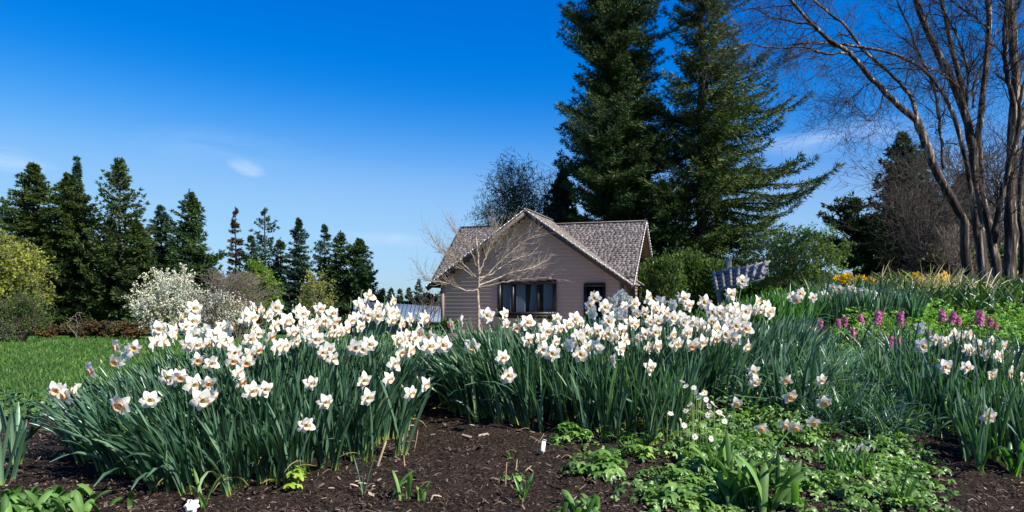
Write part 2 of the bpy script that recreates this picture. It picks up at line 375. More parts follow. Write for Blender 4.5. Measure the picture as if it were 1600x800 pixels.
while cz < PK - .1:                                   # clapboards of the front gable wall, cut round the openings
    z0, z1 = cz, cz + ch; zm = z0 + .02
    hu = (PK - .06 - z1) / (PK - EV) * (uR - uL) / 2
    a, b = max(0, ums - hu - .05), min(W, ums + hu + .05)
    if b > a:
        cuts = [(a, b)]
        for (wu0, wu1, wz0, wz1) in (win, dor):
            if z1 > wz0 and z0 < wz1:
                nc = []
                for (p, q) in cuts:
                    if wu0 > p: nc.append((p, min(q, wu0)))
                    if wu1 < q: nc.append((max(p, wu1), q))
                cuts = [c for c in nc if c[1] - c[0] > .01]
        for (p, q) in cuts:
            v = [H(p, -.014, z0), H(q, -.014, z0), H(q, -.004, z1), H(p, -.004, z1), H(p, .0, z0), H(q, .0, z0)]
            mb.add(v, [[0, 1, 2, 3], [4, 5, 1, 0]])
    cz += ch
cz = GZ
while cz < RD - .1:                                   # end walls under the main roof
    z0, z1 = cz, cz + ch
    hv = (RD - .06 - z1) / (RD - ME) * (MR - MV0)
    a, b = max(0, MR - hv), min(D, MR + hv)
    if b > a:
        for U, sg in ((W, 1), (0, -1)):
            v = [H(U + sg * .016, a, z0), H(U + sg * .016, b, z0), H(U + sg * .004, b, z1), H(U + sg * .004, a, z1), H(U, a, z0), H(U, b, z0)]
            mb.add(v, [[0, 1, 2, 3], [4, 5, 1, 0]])
    cz += ch
mb.add([H(0, D, GZ), H(W, D, GZ), H(W, D, ME), H(0, D, ME)], [[0, 1, 2, 3]])
wall = mb.build('wall', M['siding'], cot)
M['cboard'] = plain('corner board', (.2, .15, .14), (.25, .19, .175), 5)
for U in (-.03, W + .03):
    mb = MB(); mb.box(H(U, -.01, (GZ + EV) / 2 + .1), (.13, .13, EV - GZ + .1), HR); mb.build('corner_board', M['cboard'], cot)
mb = MB(); mb.box(H(W / 2, D / 2, GZ - .12), (W + .06, D + .06, .3), HR)
mb.build('foundation', plain('concrete foundation', (.22, .2, .18), (.3, .27, .25), 8), cot)
# roof slabs + shakes
mb = MB(); sh = MB()
def slope(c00, c10, c11, c01, th=.07, clip=None, shk=True):
    """quad: c00-c10 eave edge, c01-c11 ridge edge"""
    q = np.array([c00, c10, c11, c01]); nrm = unit(np.cross(q[1] - q[0], q[3] - q[0]))
    if nrm[2] < 0: nrm = -nrm
    v = np.concatenate([q, q - nrm * th])
    mb.add(v, [[0, 1, 2, 3], [7, 6, 5, 4], [0, 4, 5, 1], [1, 5, 6, 2], [2, 6, 7, 3], [3, 7, 4, 0]])
    if not shk: return
    Lr = np.linalg.norm(q[3] - q[0]); nr = int(Lr / .135)
    for r_ in range(nr):
        t0, t1 = r_ / nr, min(1, (r_ + 1.25) / nr)
        a0 = q[0] + (q[3] - q[0]) * t0; a1 = q[1] + (q[2] - q[1]) * t0
        b0 = q[0] + (q[3] - q[0]) * t1; b1 = q[1] + (q[2] - q[1]) * t1
        wd = np.linalg.norm(a1 - a0); p = -random.random() * .1
        while p < wd:
            ww = random.uniform(.09, .24); s0, s1 = max(0, p + .006) / wd, min(wd, p + ww) / wd
            if s1 - s0 > .01:
                jj = random.uniform(-.008, .008) / Lr; lift = random.uniform(.03, .045)
                up_ = (q[3] - q[0]) * jj
                A, B_ = a0 + (a1 - a0) * s0 + up_, a0 + (a1 - a0) * s1 + up_
                C_, D_ = b0 + (b1 - b0) * s1, b0 + (b1 - b0) * s0
                sh.add([A + nrm * lift, B_ + nrm * lift, C_ + nrm * .006, D_ + nrm * .006, A + nrm * .002, B_ + nrm * .002], [[0, 1, 2, 3], [4, 5, 1, 0], [4, 0, 3, 3][:3], [5, 2, 1]])
            p += ww
VF = .03; ZF = mz(VF)
slope(H(uL, VF, ZF), H(uR, VF, ZF), H(uR, MR, RD), H(uL, MR, RD))
slope(H(uR, 2 * MR - MV0, ME), H(uL, 2 * MR - MV0, ME), H(uL, MR, RD), H(uR, MR, RD))
GB = MR + .25
slope(H(uL, GB, EV), H(uL, -OV, EV), H(ums, -OV, PK), H(ums, GB, PK))
slope(H(uR, -OV, EV), H(uR, GB, EV), H(ums, GB, PK), H(ums, -OV, PK))
roof = mb.build('roof', M['fascia'], cot)
so_ = sh.build('shingles', M['shake'], roof)
mb = MB()
mb.bar(H(uL, MR, RD + .035), H(uR, MR, RD + .035), .2, .035); mb.bar(H(ums, -OV, PK + .03), H(ums, MR + .3, PK + .03), .2, .035)
mb.build('ridge_cap', M['shake'], roof)
mb = MB()                                            # rake boards
for sgn, U in ((1, uL), (-1, uR)):
    mb.bar(H(U - sgn * .02, -OV - .022, EV - .11), H(ums, -OV - .022, PK - .10), .035, .21, up=(0, 0, 1))
for vv in (MV0, 2 * MR - MV0):
    for U in (uL, uR):
        sg = 1 if U > 0 else -1
        mb.bar(H(U + sg * .02, vv, ME - .1), H(U + sg * .02, MR, RD - .09), .035, .19, up=(0, 0, 1))
mb.build('rake_board', M['fascia'], roof)
mb = MB()
for vv in (2 * MR - MV0,):
    q = [H(W + .03, vv - .05, ME - .12), H(uR, vv - .05, ME - .12), H(uR, MR, RD - .14), H(W + .03, MR, RD - .14)]
    mb.add(q, [[0, 1, 2, 3]])
mb.build('soffit', M['soffit'], roof)
mb = MB()                                            # string of small holiday lights along the rakes
def bulbs(a, b, nb):
    for t in np.linspace(0, 1, nb):
        p = a + (b - a) * t + np.array([0, 0, random.uniform(-.02, .01)])
        mb.box(p, (.035, .035, .05), col=None)
    mb.tube([a, (a + b) / 2 - np.array([0, 0, .01]), b], .008, 4)
bulbs(H(uL, -OV - .06, EV + .02), H(ums, -OV - .06, PK + .02), 26); bulbs(H(uR, -OV - .06, EV + .02), H(ums, -OV - .06, PK + .02), 26)
bulbs(H(uR + .06, MV0, ME + .02), H(uR + .06, MR, RD + .04), 26); bulbs(H(uR + .06, 2 * MR - MV0, ME + .02), H(uR + .06, MR, RD + .04), 26)
mb.build('string_lights', M['bulb'], roof)
# window
def framebars(mb, u0, u1, z0, z1, t, v=-.05, dp=.1):
    mb.box(H((u0 + u1) / 2, v, z1 - t / 2), (u1 - u0, dp, t), HR); mb.box(H((u0 + u1) / 2, v, z0 + t / 2), (u1 - u0, dp, t), HR)
    mb.box(H(u0 + t / 2, v, (z0 + z1) / 2), (t, dp - .006, z1 - z0 - 2 * t), HR); mb.box(H(u1 - t / 2, v, (z0 + z1) / 2), (t, dp - .006, z1 - z0 - 2 * t), HR)
u0, u1, z0, z1 = win
mb = MB(); framebars(mb, u0 - .04, u1 + .04, z0 - .04, z1 + .04, .13)
for fr in (.25, .70):
    uu = u0 + (u1 - u0) * fr; mb.box(H(uu, -.04, (z0 + z1) / 2), (.1, .07, z1 - z0 - .2), HR)
mb.box(H((u0 + u1) / 2, -.09, z0 - .07), (u1 - u0 + .24, .16, .05), HR)
wo = mb.build('window', M['trimbrown'], cot)
mb = MB(); mb.add([H(u0 + .08, -.02, z0 + .08), H(u1 - .08, -.02, z0 + .08), H(u1 - .08, -.02, z1 - .08), H(u0 + .08, -.02, z1 - .08)], [[0, 1, 2, 3]])
mb.build('pane', M['glass'], wo)
for (a, b) in ((.05, .22), (.30, .46), (.53, .68), (.78, .95)):
    mb = MB(); us = np.linspace(u0 + (u1 - u0) * a, u0 + (u1 - u0) * b, 40)
    vs = .06 + .022 * np.sin(np.arange(40) * 1.25 + a * 9); sk = .12 * (a > .5 and a < .6)
    top = [H(q + (.1 if .5 < a < .6 else 0), v_, z1 - .06) for q, v_ in zip(us, vs)]; bot = [H(q, v_, z0 + .03) for q, v_ in zip(us, vs)]
    mb.add(top + bot, [[k_, k_ + 1, 40 + k_ + 1, 40 + k_] for k_ in range(39)])
    mb.build('curtain', M['curtain'], wo, smooth=True)
mb = MB(); hx = [H(u0, .03, z0), H(u1, .03, z0), H(u1, .03, z1), H(u0, .03, z1), H(u0, 1.2, z0), H(u1, 1.2, z0), H(u1, 1.2, z1), H(u0, 1.2, z1)]
mb.add(hx, [[4, 5, 6, 7], [0, 4, 7, 3], [1, 5, 6, 2], [3, 2, 6, 7], [0, 1, 5, 4]]); mb.build('room_interior', M['dark'], wo)
u0, u1, z0, z1 = dor
mb = MB(); framebars(mb, u0 - .03, u1 + .03, z0, z1 + .03, .12); mb.box(H((u0 + u1) / 2, -.012, (z0 + z1) / 2 - .55), (u1 - u0 - .15, .05, (z1 - z0) - 1.1), HR)
mb.box(H((u0 + u1) / 2, -.012, z1 - .65), (.05, .03, .8), HR)
do = mb.build('door', M['trimbrown'], cot)
mb = MB(); mb.box(H((u0 + u1) / 2, -.02, z1 - .6), (u1 - u0 - .2, .02, .9), HR); mb.build('pane', M['glass'], do)
mb = MB(); mb.box(H(u1 - .28, .02, z1 - .42), (.2, .01, .45), HR); mb.build('blind', M['curtain'], do)
mb = MB(); mb.box(H(u0 + .16, -.06, -.25), (.03, .06, .09), HR); mb.build('handle', plain('dull brass', (.3, .2, .08), (.35, .25, .1)), do)
mb = MB(); hx = [H(u0, .03, z0), H(u1, .03, z0), H(u1, .03, z1), H(u0, .03, z1), H(u0, .8, z0), H(u1, .8, z0), H(u1, .8, z1), H(u0, .8, z1)]
mb.add(hx, [[4, 5, 6, 7], [0, 4, 7, 3], [1, 5, 6, 2], [3, 2, 6, 7]]); mb.build('room_interior', M['dark'], do)

# low metal-roofed shed left of the cottage
c = at(628, 500, 44); c[2] = g(c[0], c[1]); sd_ = thing('low_shed', 'long low shed with blue-grey metal roof beside the cottage', 'shed', c)
ax_ = unit(at(688, 488, 43) - at(548, 484, 46)); a0 = at(548, 484, 46); a1 = at(689, 494, 43)
M['metal'] = plain('blue grey metal roof', (.09, .13, .19), (.12, .16, .22), 5, .6, .3)
mb = MB(); up_ = np.array([0, 1.6, .55])
q = np.array([a0 - [0, 0, .45], a1 - [0, 0, .3], a1 + up_, a0 + up_]); mb.add(np.concatenate([q, q - [0, 0, .08]]), [[0, 1, 2, 3], [4, 7, 6, 5], [0, 4, 5, 1], [1, 5, 6, 2], [2, 6, 7, 3], [3, 7, 4, 0]])
for t in np.linspace(.03, .97, 22): mb.bar(q[0] + (q[1] - q[0]) * t + [0, 0, .02], q[3] + (q[2] - q[3]) * t + [0, 0, .02], .03, .03)
mb.build('roof', M['metal'], sd_)
mb = MB(); v = [a0 - [0, -.25, .5], a1 - [0, -.25, .36]]; gg = [np.array([p[0], p[1], g(p[0], p[1]) - .1]) for p in v]
mb.add([v[0], v[1], gg[1], gg[0]], [[0, 1, 2, 3]]); bb = [p + [0, 3, 0] for p in [v[0], v[1], gg[1], gg[0]]]
mb.add(bb, [[0, 1, 2, 3]]); mb.add([v[0], bb[0], bb[3], gg[0]], [[0, 1, 2, 3]]); mb.add([v[1], bb[1], bb[2], gg[1]], [[0, 1, 2, 3]])
mb.build('wall', plain('shed wall', (.12, .11, .1), (.16, .15, .13), 4), sd_)

# ---------------------------------------------------------------- trees
M['bark'] = plain('conifer bark', (.03, .024, .02), (.085, .07, .06), 6, .9, .1, bs=.8, bd=.05, stretch=(3, 3, .5))
M['paletwig'] = plain('grey brown twigs', (.12, .095, .075), (.2, .16, .13), 5, .85, .15)
M['fir'] = leafmat('fir needles', (.018, .044, .013), (.03, .066, .018), (.055, .10, .026), .6, .25, .12, .35)
M['fir_blue'] = leafmat('blue green needles', (.014, .038, .022), (.022, .055, .03), (.035, .075, .04), .6, .25, .12, .35)
M['olive'] = leafmat('olive needles', (.022, .042, .010), (.036, .062, .013), (.06, .09, .02), .6, .25, .15, .35)
M['pine'] = leafmat('pine needles', (.014, .034, .012), (.027, .056, .017), (.06, .092, .024), .6, .25, .1, .4)
M['cedar'] = leafmat('cedar needles', (.022, .046, .011), (.044, .078, .016), (.10, .125, .026), .6, .25, .12, .4)
M['rust'] = leafmat('rusty dying needles', (.05, .03, .018), (.08, .045, .03), (.03, .05, .02), .7, .2, .1, .8)
def fans(mb, P, Dn, size, wdt, n=4, spread=.9, droop=.2):
    """needle shoots: n thin tapering triangles per spray"""
    P = np.asarray(P, float); Dn = unit(Dn); N = len(P); size = np.broadcast_to(size, (N,))
    for k in range(n):
        dd = unit(Dn + rng.normal(0, spread * .55, (N, 3)) - np.array([0, 0, droop]))
        L = size * rng.uniform(.55, 1.1, N)
        sd = unit(np.cross(dd, rng.normal(0, 1, (N, 3)))) * (L * wdt)[:, None]
        b = P + rng.normal(0, .12, (N, 3)) * size[:, None]
        m = b + dd * (L * .45)[:, None]; t = b + dd * L[:, None]
        V = np.stack([b, m + sd, t, m - sd], 1)
        mb.add(V, np.arange(4 * N).reshape(-1, 4))
def conifer(name, label, px, ty, d, hw, mat='fir', cat='conifer', group=None, low=.06, whorls=30, per=7, rise=.25, droop=.35, tip=.2,
            spray=.5, dens=1.0, prof=None, gap=.0, wdt=.14, side=None, lean=0, trunks=((0, 0),), tr=.012, nn=5, puff=0, cut=None):
    x = (px - 800) / F * d; gz_ = g(x, d); top = (HY - ty) / F * d; Hh = top - gz_; Rr = hw / F * d
    root = thing(name, label, cat, (x, d, gz_), group)
    tk = MB()
    for (ox, oy) in trunks:
        zz = np.linspace(-.2, Hh * .97, 12); pts = np.stack([x + ox + lean * zz / Hh + .004 * Hh * np.sin(zz * 1.3 + ox), d + oy + 0 * zz, gz_ + zz], -1)
        tk.tube(pts, Hh * tr * (1 - .93 * zz.clip(0) / Hh) + .01, 9)
    prof = prof or (lambda t: (1 - t) ** .8); dens += .7; whorls = int(whorls * 1.2); hw *= 1.12
    PP, DD, SS = [], [], []; SA, SBb, ra, rb = [], [], [], []
    for wi in range(whorls):
        t = low + (1 - low) * (wi + random.random() * .8) / whorls
        if t > .985: continue
        R0 = Rr * prof(t)
        tw0 = t
        for k in range(max(3, int(per * (.55 + .45 * prof(tw0))))):
            t = max(low, tw0 + random.gauss(0, .9 / whorls))
            if t > .975: continue
            R0 = Rr * prof(t)
            if random.random() < gap: continue
            az = random.uniform(0, 6.283); L = R0 * random.uniform(.5, 1.15) * min(1, .12 + (1 - t) * 5.5) + Hh * .003
            if side and math.cos(az) * side[0] > 0: L *= side[1]
            ox, oy = random.choice(trunks)
            ns = max(4, int(L / (spray * .55) * 1.2)); s = np.linspace(0, 1, ns + 1)
            rz = rise * (1 - .3 * t) + (t ** 3) * .45
            hz = L * (rz * s - droop * s ** 2 + tip * s ** 3.2) + L * .05 * np.sin(s * 5 + az)
            wob = .06 * L * np.sin(s * 4 + az * 3)
            p = np.stack([x + ox + lean * t + np.cos(az) * s * L - np.sin(az) * wob, d + oy + np.sin(az) * s * L + np.cos(az) * wob, gz_ + t * Hh + hz], -1)
            if cut is not None and p[-1][2] > cut: continue
            SA.append(p[:-1]); SBb.append(p[1:]); r0 = .012 * L + .012; rr_ = r0 * (1 - .85 * s); ra.append(rr_[:-1]); rb.append(rr_[1:])
            st = max(1, int(ns * .22)); q = p[st:]; od = unit(np.gradient(p, axis=0))[st:]
            sv = s[st:, None]; lat = np.stack([-od[:, 1], od[:, 0], 0 * od[:, 0]], -1)
            wl = spray * (1.25 - .75 * sv) * min(1.3, .5 + L * .25) * (1.05 - .5 * t)
            for sg in (-1, 1):
                for m_ in range(max(1, int(dens + random.random()))):
                    off = rng.uniform(.0, 1, (len(q), 1))
                    PP.append(q + lat * sg * wl * off + np.array([0, 0, -.12]) * off * wl); DD.append(od * .8 + lat * sg * .9 + np.array([0, 0, .15 if puff else -.05])); SS.append(np.full(len(q), spray * (1.05 - .55 * t) * random.uniform(.7, 1.1)))
            PP.append(p[-1:]); DD.append(od[-1:]); SS.append(np.array([spray * (1 - .5 * t)]))
            if puff:
                for q_ in p[st::2]:
                    nn_ = 3; PP.append(q_ + rng.normal(0, .25 * spray, (nn_, 3)) + [0, 0, .1 * spray]); DD.append(rng.normal(0, .6, (nn_, 3)) + [0, 0, .8]); SS.append(np.full(nn_, spray * .6))
    tk.segs(np.concatenate(SA), np.concatenate(SBb), np.concatenate(ra), np.concatenate(rb), 4)
    kz = rng.uniform(.93, .985, 10)[:, None]; PP.append(np.array([[x + lean, d, gz_]]) + kz * [0, 0, Hh] + rng.normal(0, .01, (10, 3))); DD.append(rng.normal(0, .25, (10, 3)) + [0, 0, 1]); SS.append(np.full(10, spray * .38))
    tk.build('trunk', M['bark'], root)
    cr_ = MB(); fans(cr_, np.concatenate(PP), np.concatenate(DD), np.concatenate(SS), wdt, nn, droop=.05 if puff else .22)
    cr_.build('crown', M[mat], root)
    return root
def bush(name, label, px, ty, by, d, hw, mat, cat='shrub', group=None, n=2500, leaf=.12, wdt=.35, twig=60, tmat='paletwig', upright=.3, dep=None, clumps=14, root_=None, hollow=.5, nn=2, spread=1.2):
    x = (px - 800) / F * d; gz_ = g(x, d); top = (HY - ty) / F * d; Hh = max(.1, top - gz_); Rr = hw / F * d; dep = dep or Rr
    root = thing(name, label, cat, (x, d, gz_), group)
    tk = MB(); cen = []
    for k in range(clumps):
        a = random.uniform(0, 6.283); rr_ = math.sqrt(random.random()) * .75; zc = random.uniform(.25, .8)
        sc_ = math.sqrt(max(.1, 1 - ((zc - .4) / .62) ** 2))
        cen.append([x + math.cos(a) * rr_ * Rr * sc_, d + math.sin(a) * rr_ * dep * sc_, gz_ + zc * Hh])
    cen = np.array(cen)
    for c_ in cen:
        m = (np.array([x, d, gz_]) * .55 + c_ * .45) + rng.normal(0, .08 * Rr, 3); m[2] = gz_ + (c_[2] - gz_) * .45
        pts = [np.array([x + random.uniform(-.1, .1) * Rr, d, gz_ - .05]), m, c_]
        tk.tube(pts, [.02 * Rr + .008, .012 * Rr + .006, .005], 5)
    tw = max(1, twig // clumps); A, B = [], []
    for c_ in cen:
        dr = unit(rng.normal(0, 1, (tw, 3)) + [0, 0, upright * 1.5]) * (Rr * .45 * rng.uniform(.4, 1.1, (tw, 1)))
        A.append(np.tile(c_, (tw, 1)) + rng.normal(0, .05 * Rr, (tw, 3))); B.append(c_ + dr)
    tk.segs(np.concatenate(A), np.concatenate(B), .006 + .003 * Rr, .002, 3)
    tk.build('branches', M[tmat], root)
    ci = rng.integers(0, clumps, n); r_ = rng.random(n)[:, None] ** hollow; u = unit(rng.normal(0, 1, (n, 3)))
    P = cen[ci] + u * r_ * np.array([Rr * .42, dep * .42, Hh * .26]) * rng.uniform(.7, 1.1, (clumps, 1))[ci]
    P[:, 2] = np.maximum(P[:, 2], ground(P[:, 0], P[:, 1]) + .02)
    cr_ = MB(); fans(cr_, P, u * .8 + np.array([0, 0, upright]), leaf, wdt, nn, spread, .0)
    cr_.build('foliage', M[mat], root)
    return root

def leafy(name, label, px, ty, d, hw, mat, n0=10, cat='shrub', group=None, leaf=.08, wdt=.4, per=2, depth=3, r=.02, minr=.004, up=.3, curl=.35, tmat='paletwig', kids=3, maxl=9000, lean=0):
    """branching shrub or tree with leaves or blossom carried on its twigs"""
    x = (px - 800) / F * d; gz_ = g(x, d); top = (HY - ty) / F * d; Hh = top - gz_; Rr = hw / F * d
    root = thing(name, label, cat, (x, d, gz_), group); A, B, RA, RB = [], [], [], []
    for k in range(n0):
        a = random.uniform(0, 6.283); sp = random.uniform(.1, 1.15) * Rr / Hh
        b = np.array([x + math.cos(a) * .08 * Rr, d + math.sin(a) * .08 * Rr, gz_ - .05])
        twigs(A, B, RA, RB, b, [math.cos(a) * sp + lean, math.sin(a) * sp, 1], r, Hh * random.uniform(.6, .92), depth, curl, up, None, kids, minr, Hh * .12)
    A = np.array(A); B = np.array(B); q_ = ((B[:, 0] - x) / Rr) ** 2 + ((B[:, 1] - d) / Rr) ** 2 + ((B[:, 2] - gz_ - Hh * .5) / (Hh * .52)) ** 2; ph = 1 + .3 * np.sin(5 * B[:, 0] / Rr + d) * np.sin(4.3 * B[:, 2] / Hh * 2 + B[:, 1] / Rr * 3) + rng.normal(0, .12, len(B)); k = (q_ < ph) & (B[:, 2] > gz_ - .1) | (B[:, 2] < gz_ + Hh * .3) & (np.hypot(B[:, 0] - x, B[:, 1] - d) < Rr * .5); A, B = A[k], B[k]; ra, rb = np.array(RA)[k], np.array(RB)[k]
    m = MB(); m.segs(A, B, ra, rb, 3); m.build('branches', M[tmat], root)
    th_ = ra < r * .55; P = np.repeat(A[th_], per, 0); Q = np.repeat(B[th_], per, 0); t = rng.random((len(P), 1)); P = P + (Q - P) * t + rng.normal(0, leaf * .35, P.shape)
    if len(P) > maxl: P = P[rng.permutation(len(P))[:maxl]]
    P = P[P[:, 2] > gz_ + .08 * Hh]
    c = MB(); fans(c, P, rng.normal(0, 1, P.shape) + [0, 0, .4], leaf, wdt, 2, 1.2, 0); c.build('foliage', M[mat], root)
    return root
# ---- trees beyond the lawn
GL = 'conifers beyond the lawn'
dense = lambda t: (1 - t) ** .62 * min(1, .6 + t * 2)
conifer('conifer_tree', 'dark conifer cut off by the photo edge beside the yellow-green willow', 4, 306, 60, 50, 'fir', group=GL, spray=.6, whorls=26, prof=dense)
conifer('conifer_tree', 'slender blue-green conifer poking up behind the biggest dark lawn-side tree', 120, 240, 66, 34, 'fir_blue', group=GL, spray=.55, whorls=36, low=.2)
conifer('conifer_tree', 'broad dense dark tree with twin rounded tops at the lawn edge', 52, 250, 54, 62, 'olive', group=GL, spray=.5, whorls=40, per=11, prof=lambda t: (1 - t) ** .5 * min(1, .75 + t), dens=2, low=.02)
conifer('conifer_tree', 'big bushy olive-green tree filling the gap next to the twin-topped one', 108, 268, 53, 64, 'olive', group=GL, spray=.5, whorls=40, per=11, prof=lambda t: (1 - t) ** .5 * min(1, .75 + t), dens=2, low=.02)
conifer('conifer_tree', 'spiky open conifer with upswept branch tips beside the bushy olive tree', 187, 242, 52, 70, 'olive', group=GL, spray=.5, whorls=34, per=9, rise=.05, droop=.1, tip=.55, prof=lambda t: (1 - t) ** .9 + .08, gap=.1, dens=1, low=.05)
conifer('conifer_tree', 'smaller bushy conifer in front of the spiky open one', 214, 340, 50, 40, 'olive', group=GL, spray=.5, whorls=26, per=9, prof=dense, dens=1.5)
conifer('conifer_tree', 'round-topped dark conifer joined to the broad pyramidal one', 252, 318, 56, 46, 'fir_blue', group=GL, spray=.5, whorls=28, per=9, prof=dense, dens=1.4)
conifer('conifer_tree', 'broad pyramidal dark green fir behind the white blossom tree', 296, 293, 54, 74, 'fir', group=GL, spray=.5, whorls=34, per=9, rise=.1, droop=.25, tip=.3, prof=lambda t: (1 - t) ** .8 + .03, dens=1.5)
conifer('conifer_tree', 'thin reddish half-dead conifer', 368, 321, 58, 26, 'rust', group=GL, spray=.4, whorls=30, per=6, prof=lambda t: (1 - t) ** .9, gap=.15)
conifer('conifer_tree', 'layered blue-green conifer with flat open branches right of the reddish one', 414, 322, 57, 44, 'fir_blue', group=GL, spray=.45, whorls=20, per=7, rise=.1, droop=.2, tip=.4, gap=.2, prof=lambda t: (1 - t) ** .6)
conifer('conifer_tree', 'small dark conifer at the foot of the reddish half-dead one', 392, 366, 56, 30, 'fir_blue', group=GL, spray=.4, whorls=22, per=8, prof=dense)
conifer('conifer_tree', 'short bushy conifer between the layered and the narrow one', 438, 370, 58, 32, 'fir', group=GL, spray=.4, whorls=22, per=8, prof=dense)
conifer('conifer_tree', 'narrow dark column-like conifer standing clear of its neighbours', 467, 338, 56, 32, 'fir_blue', group=GL, spray=.4, whorls=30, per=8, prof=lambda t: (1 - t) ** .6, dens=1.2)
conifer('conifer_tree', 'slim pointed blue-green conifer left of the dense end clump', 507, 348, 58, 34, 'fir_blue', group=GL, spray=.4, whorls=28, per=7, prof=lambda t: (1 - t) ** .7)
conifer('conifer_tree', 'dense olive conifer starting the end clump of the row', 532, 358, 57, 38, 'fir', group=GL, spray=.42, whorls=28, per=9, prof=dense, dens=1.5)
conifer('conifer_tree', 'dense broad conifer ending the tree row nearest the shed', 562, 370, 56, 42, 'fir', group=GL, spray=.42, whorls=28, per=10, rise=.1, droop=.15, tip=.3, prof=lambda t: (1 - t) ** .6, dens=1.6)
far = [(598, 450, 12, 'faint thin conifer farthest from the cottage among the distant ones'), (611, 449, 13, 'distant small conifer, second from the dense tree row'), (625, 451, 11, 'distant small conifer, third from the dense tree row'), (639, 449, 13, 'distant small conifer next to the taller distant one'), (654, 436, 16, 'taller distant conifer standing close to the cottage eave')]
for px_, ty_, hw_, lb in far: conifer('conifer_tree', lb, px_, ty_, 120, hw_, 'fir_blue', group='small distant conifers', spray=.7, whorls=16, per=6, nn=3)
conifer('conifer_tree', 'dark conifer just showing between eave and shed', 682, 462, 90, 12, 'fir_blue', group='small distant conifers', spray=.6, whorls=14, per=6, nn=3)
# ---- the two giants behind the cottage
conifer('pine_tree', 'huge dark twin-trunked pine towering behind the cottage', 964, -250, 47, 108, 'pine', 'pine tree', low=.19, whorls=74, per=16, rise=.12, droop=.16, tip=.28, spray=.5, dens=2,
        prof=lambda t: (1 - t) ** .33 * (.84 + .2 * math.sin(t * 23)), trunks=((-.35, 0), (.45, .5)), tr=.013, nn=6, wdt=.07, puff=1, gap=.24)
conifer('cedar_tree', 'tall cedar with long upswept drooping branches next to the twin-trunked pine', 1097, -250, 46, 212, 'cedar', 'cedar tree', low=.11, whorls=62, per=11, rise=-.05, droop=.22, tip=.42, spray=.5, dens=2,
        prof=lambda t: max(.1, (1 - t) ** .86 * (.88 + .26 * math.sin(t * 31))), side=(-1, .62), tr=.013, nn=6, wdt=.07, gap=.28)
conifer('pine_tree', 'lower dark pine filling the space behind the cottage ridge', 880, 262, 52, 58, 'pine', 'pine tree', low=.02, whorls=26, per=10, spray=.6, prof=dense, dens=2, puff=1)
conifer('pine_tree', 'shaded pine between the cottage roof and the tall cedar', 1036, 285, 44, 62, 'pine', 'pine tree', low=.02, whorls=26, per=10, spray=.55, prof=dense, dens=2, puff=1)
# ---- right background
conifer('conifer_tree', 'dark blue-green spruce rising behind the brown thicket', 1410, 203, 34, 66, 'fir_blue', low=.1, whorls=34, per=9, spray=.45, prof=lambda t: (1 - t) ** .62, dens=1.6, rise=.1, tip=.4)
conifer('conifer_tree', 'short dark spruce top joined to the taller spruce', 1440, 222, 44, 46, 'fir_blue', low=.1, whorls=30, per=8, spray=.45, prof=lambda t: (1 - t) ** .7, dens=1.3)
conifer('conifer_tree', 'dark conifer showing through the bare tree stems', 1505, 268, 46, 60, 'fir', low=.05, whorls=30, per=8, spray=.5, prof=dense, dens=1.3)
conifer('pine_tree', 'small flat-tiered pine between the cedar and the dark spruce', 1334, 312, 33, 50, 'pine', 'pine tree', low=.3, whorls=12, per=8, rise=.3, droop=.1, tip=.05, spray=.42, prof=lambda t: .5 + .5 * math.sin(t * 3.0), dens=1.5, puff=1, gap=.25, tr=.01)

# ---- bare deciduous trees
def twigs(A, B, RA, RB, p, dr, r, L, depth, curl=.35, up=.12, bias=None, kids=3, minr=.0018, seg=.16, flat=None):
    ns = max(2, int(L / seg)); q = np.array(p, float); dr = unit(dr); r0 = r
    for i_ in range(ns):
        dr = unit(dr + np.random.default_rng(random.randrange(1 << 30)).normal(0, curl * .5, 3) + np.array([0, 0, up * .3]) + (bias if bias is not None else 0))
        q2 = q + dr * (L / ns); r2 = r0 * (1 - .75 * (i_ + 1) / ns)
        A.append(q); B.append(q2); RA.append(r); RB.append(max(minr * .6, r2))
        if depth > 0 and i_ >= 0:
            for _ in range(kids if random.random() < .5 else kids - 1):
                if random.random() < .55:
                    ax_ = unit(np.cross(dr, [random.gauss(0, 1), random.gauss(0, 1), random.gauss(0, 1)]))
                    an = random.uniform(.45, 1.05); nd = dr * math.cos(an) + ax_ * math.sin(an)
                    twigs(A, B, RA, RB, q2, nd, max(minr, r2 * .6), L * random.uniform(.35, .65), depth - 1, curl, up, bias, kids, minr, seg * .75)
        q, r = q2, r2
def path3(pts, d, n=24, wob=.01, dend=None):
    P = np.array([at(a, b, d + ((dend or d) - d) * k / max(1, len(pts) - 1)) for k, (a, b) in enumerate(pts)])
    t = np.concatenate([[0], np.cumsum(np.linalg.norm(np.diff(P, axis=0), axis=1))]); s = np.linspace(0, t[-1], n)
    Q = np.stack([np.interp(s, t, P[:, k]) for k in range(3)], -1)
    for _ in range(2): Q[1:-1] = (Q[:-2] + 2 * Q[1:-1] + Q[2:]) / 4
    Q[1:-1] += rng.normal(0, wob, (n - 2, 3))
    return Q
M['myrtle_bark'] = None
n = NT('peeling bark with sun streaks'); tc_ = n.n('ShaderNodeTexCoord').outputs['Object']; mp_ = n.n('ShaderNodeMapping'); mp_.inputs['Scale'].default_value = (11, 11, .8); n.l(tc_, mp_.inputs[0])
b1 = n.noise(1.6, 5, mp_.outputs[0])
M['myrtle_bark'] = n.bsdf(n.ramp(b1, [(.40, (.014, .010, .008)), (.52, (.05, .033, .025)), (.57, (.12, .085, .06)), (.63, (.36, .29, .21)), (.8, (.45, .38, .3))]), .7, .25, bump=b1, bs=1, bd=.04)  # pale stops put the sun streaks of the stems into the bark colour
M['twig'] = plain('dark fine twigs', (.03, .025, .022), (.075, .06, .052), 9, .8, .15)
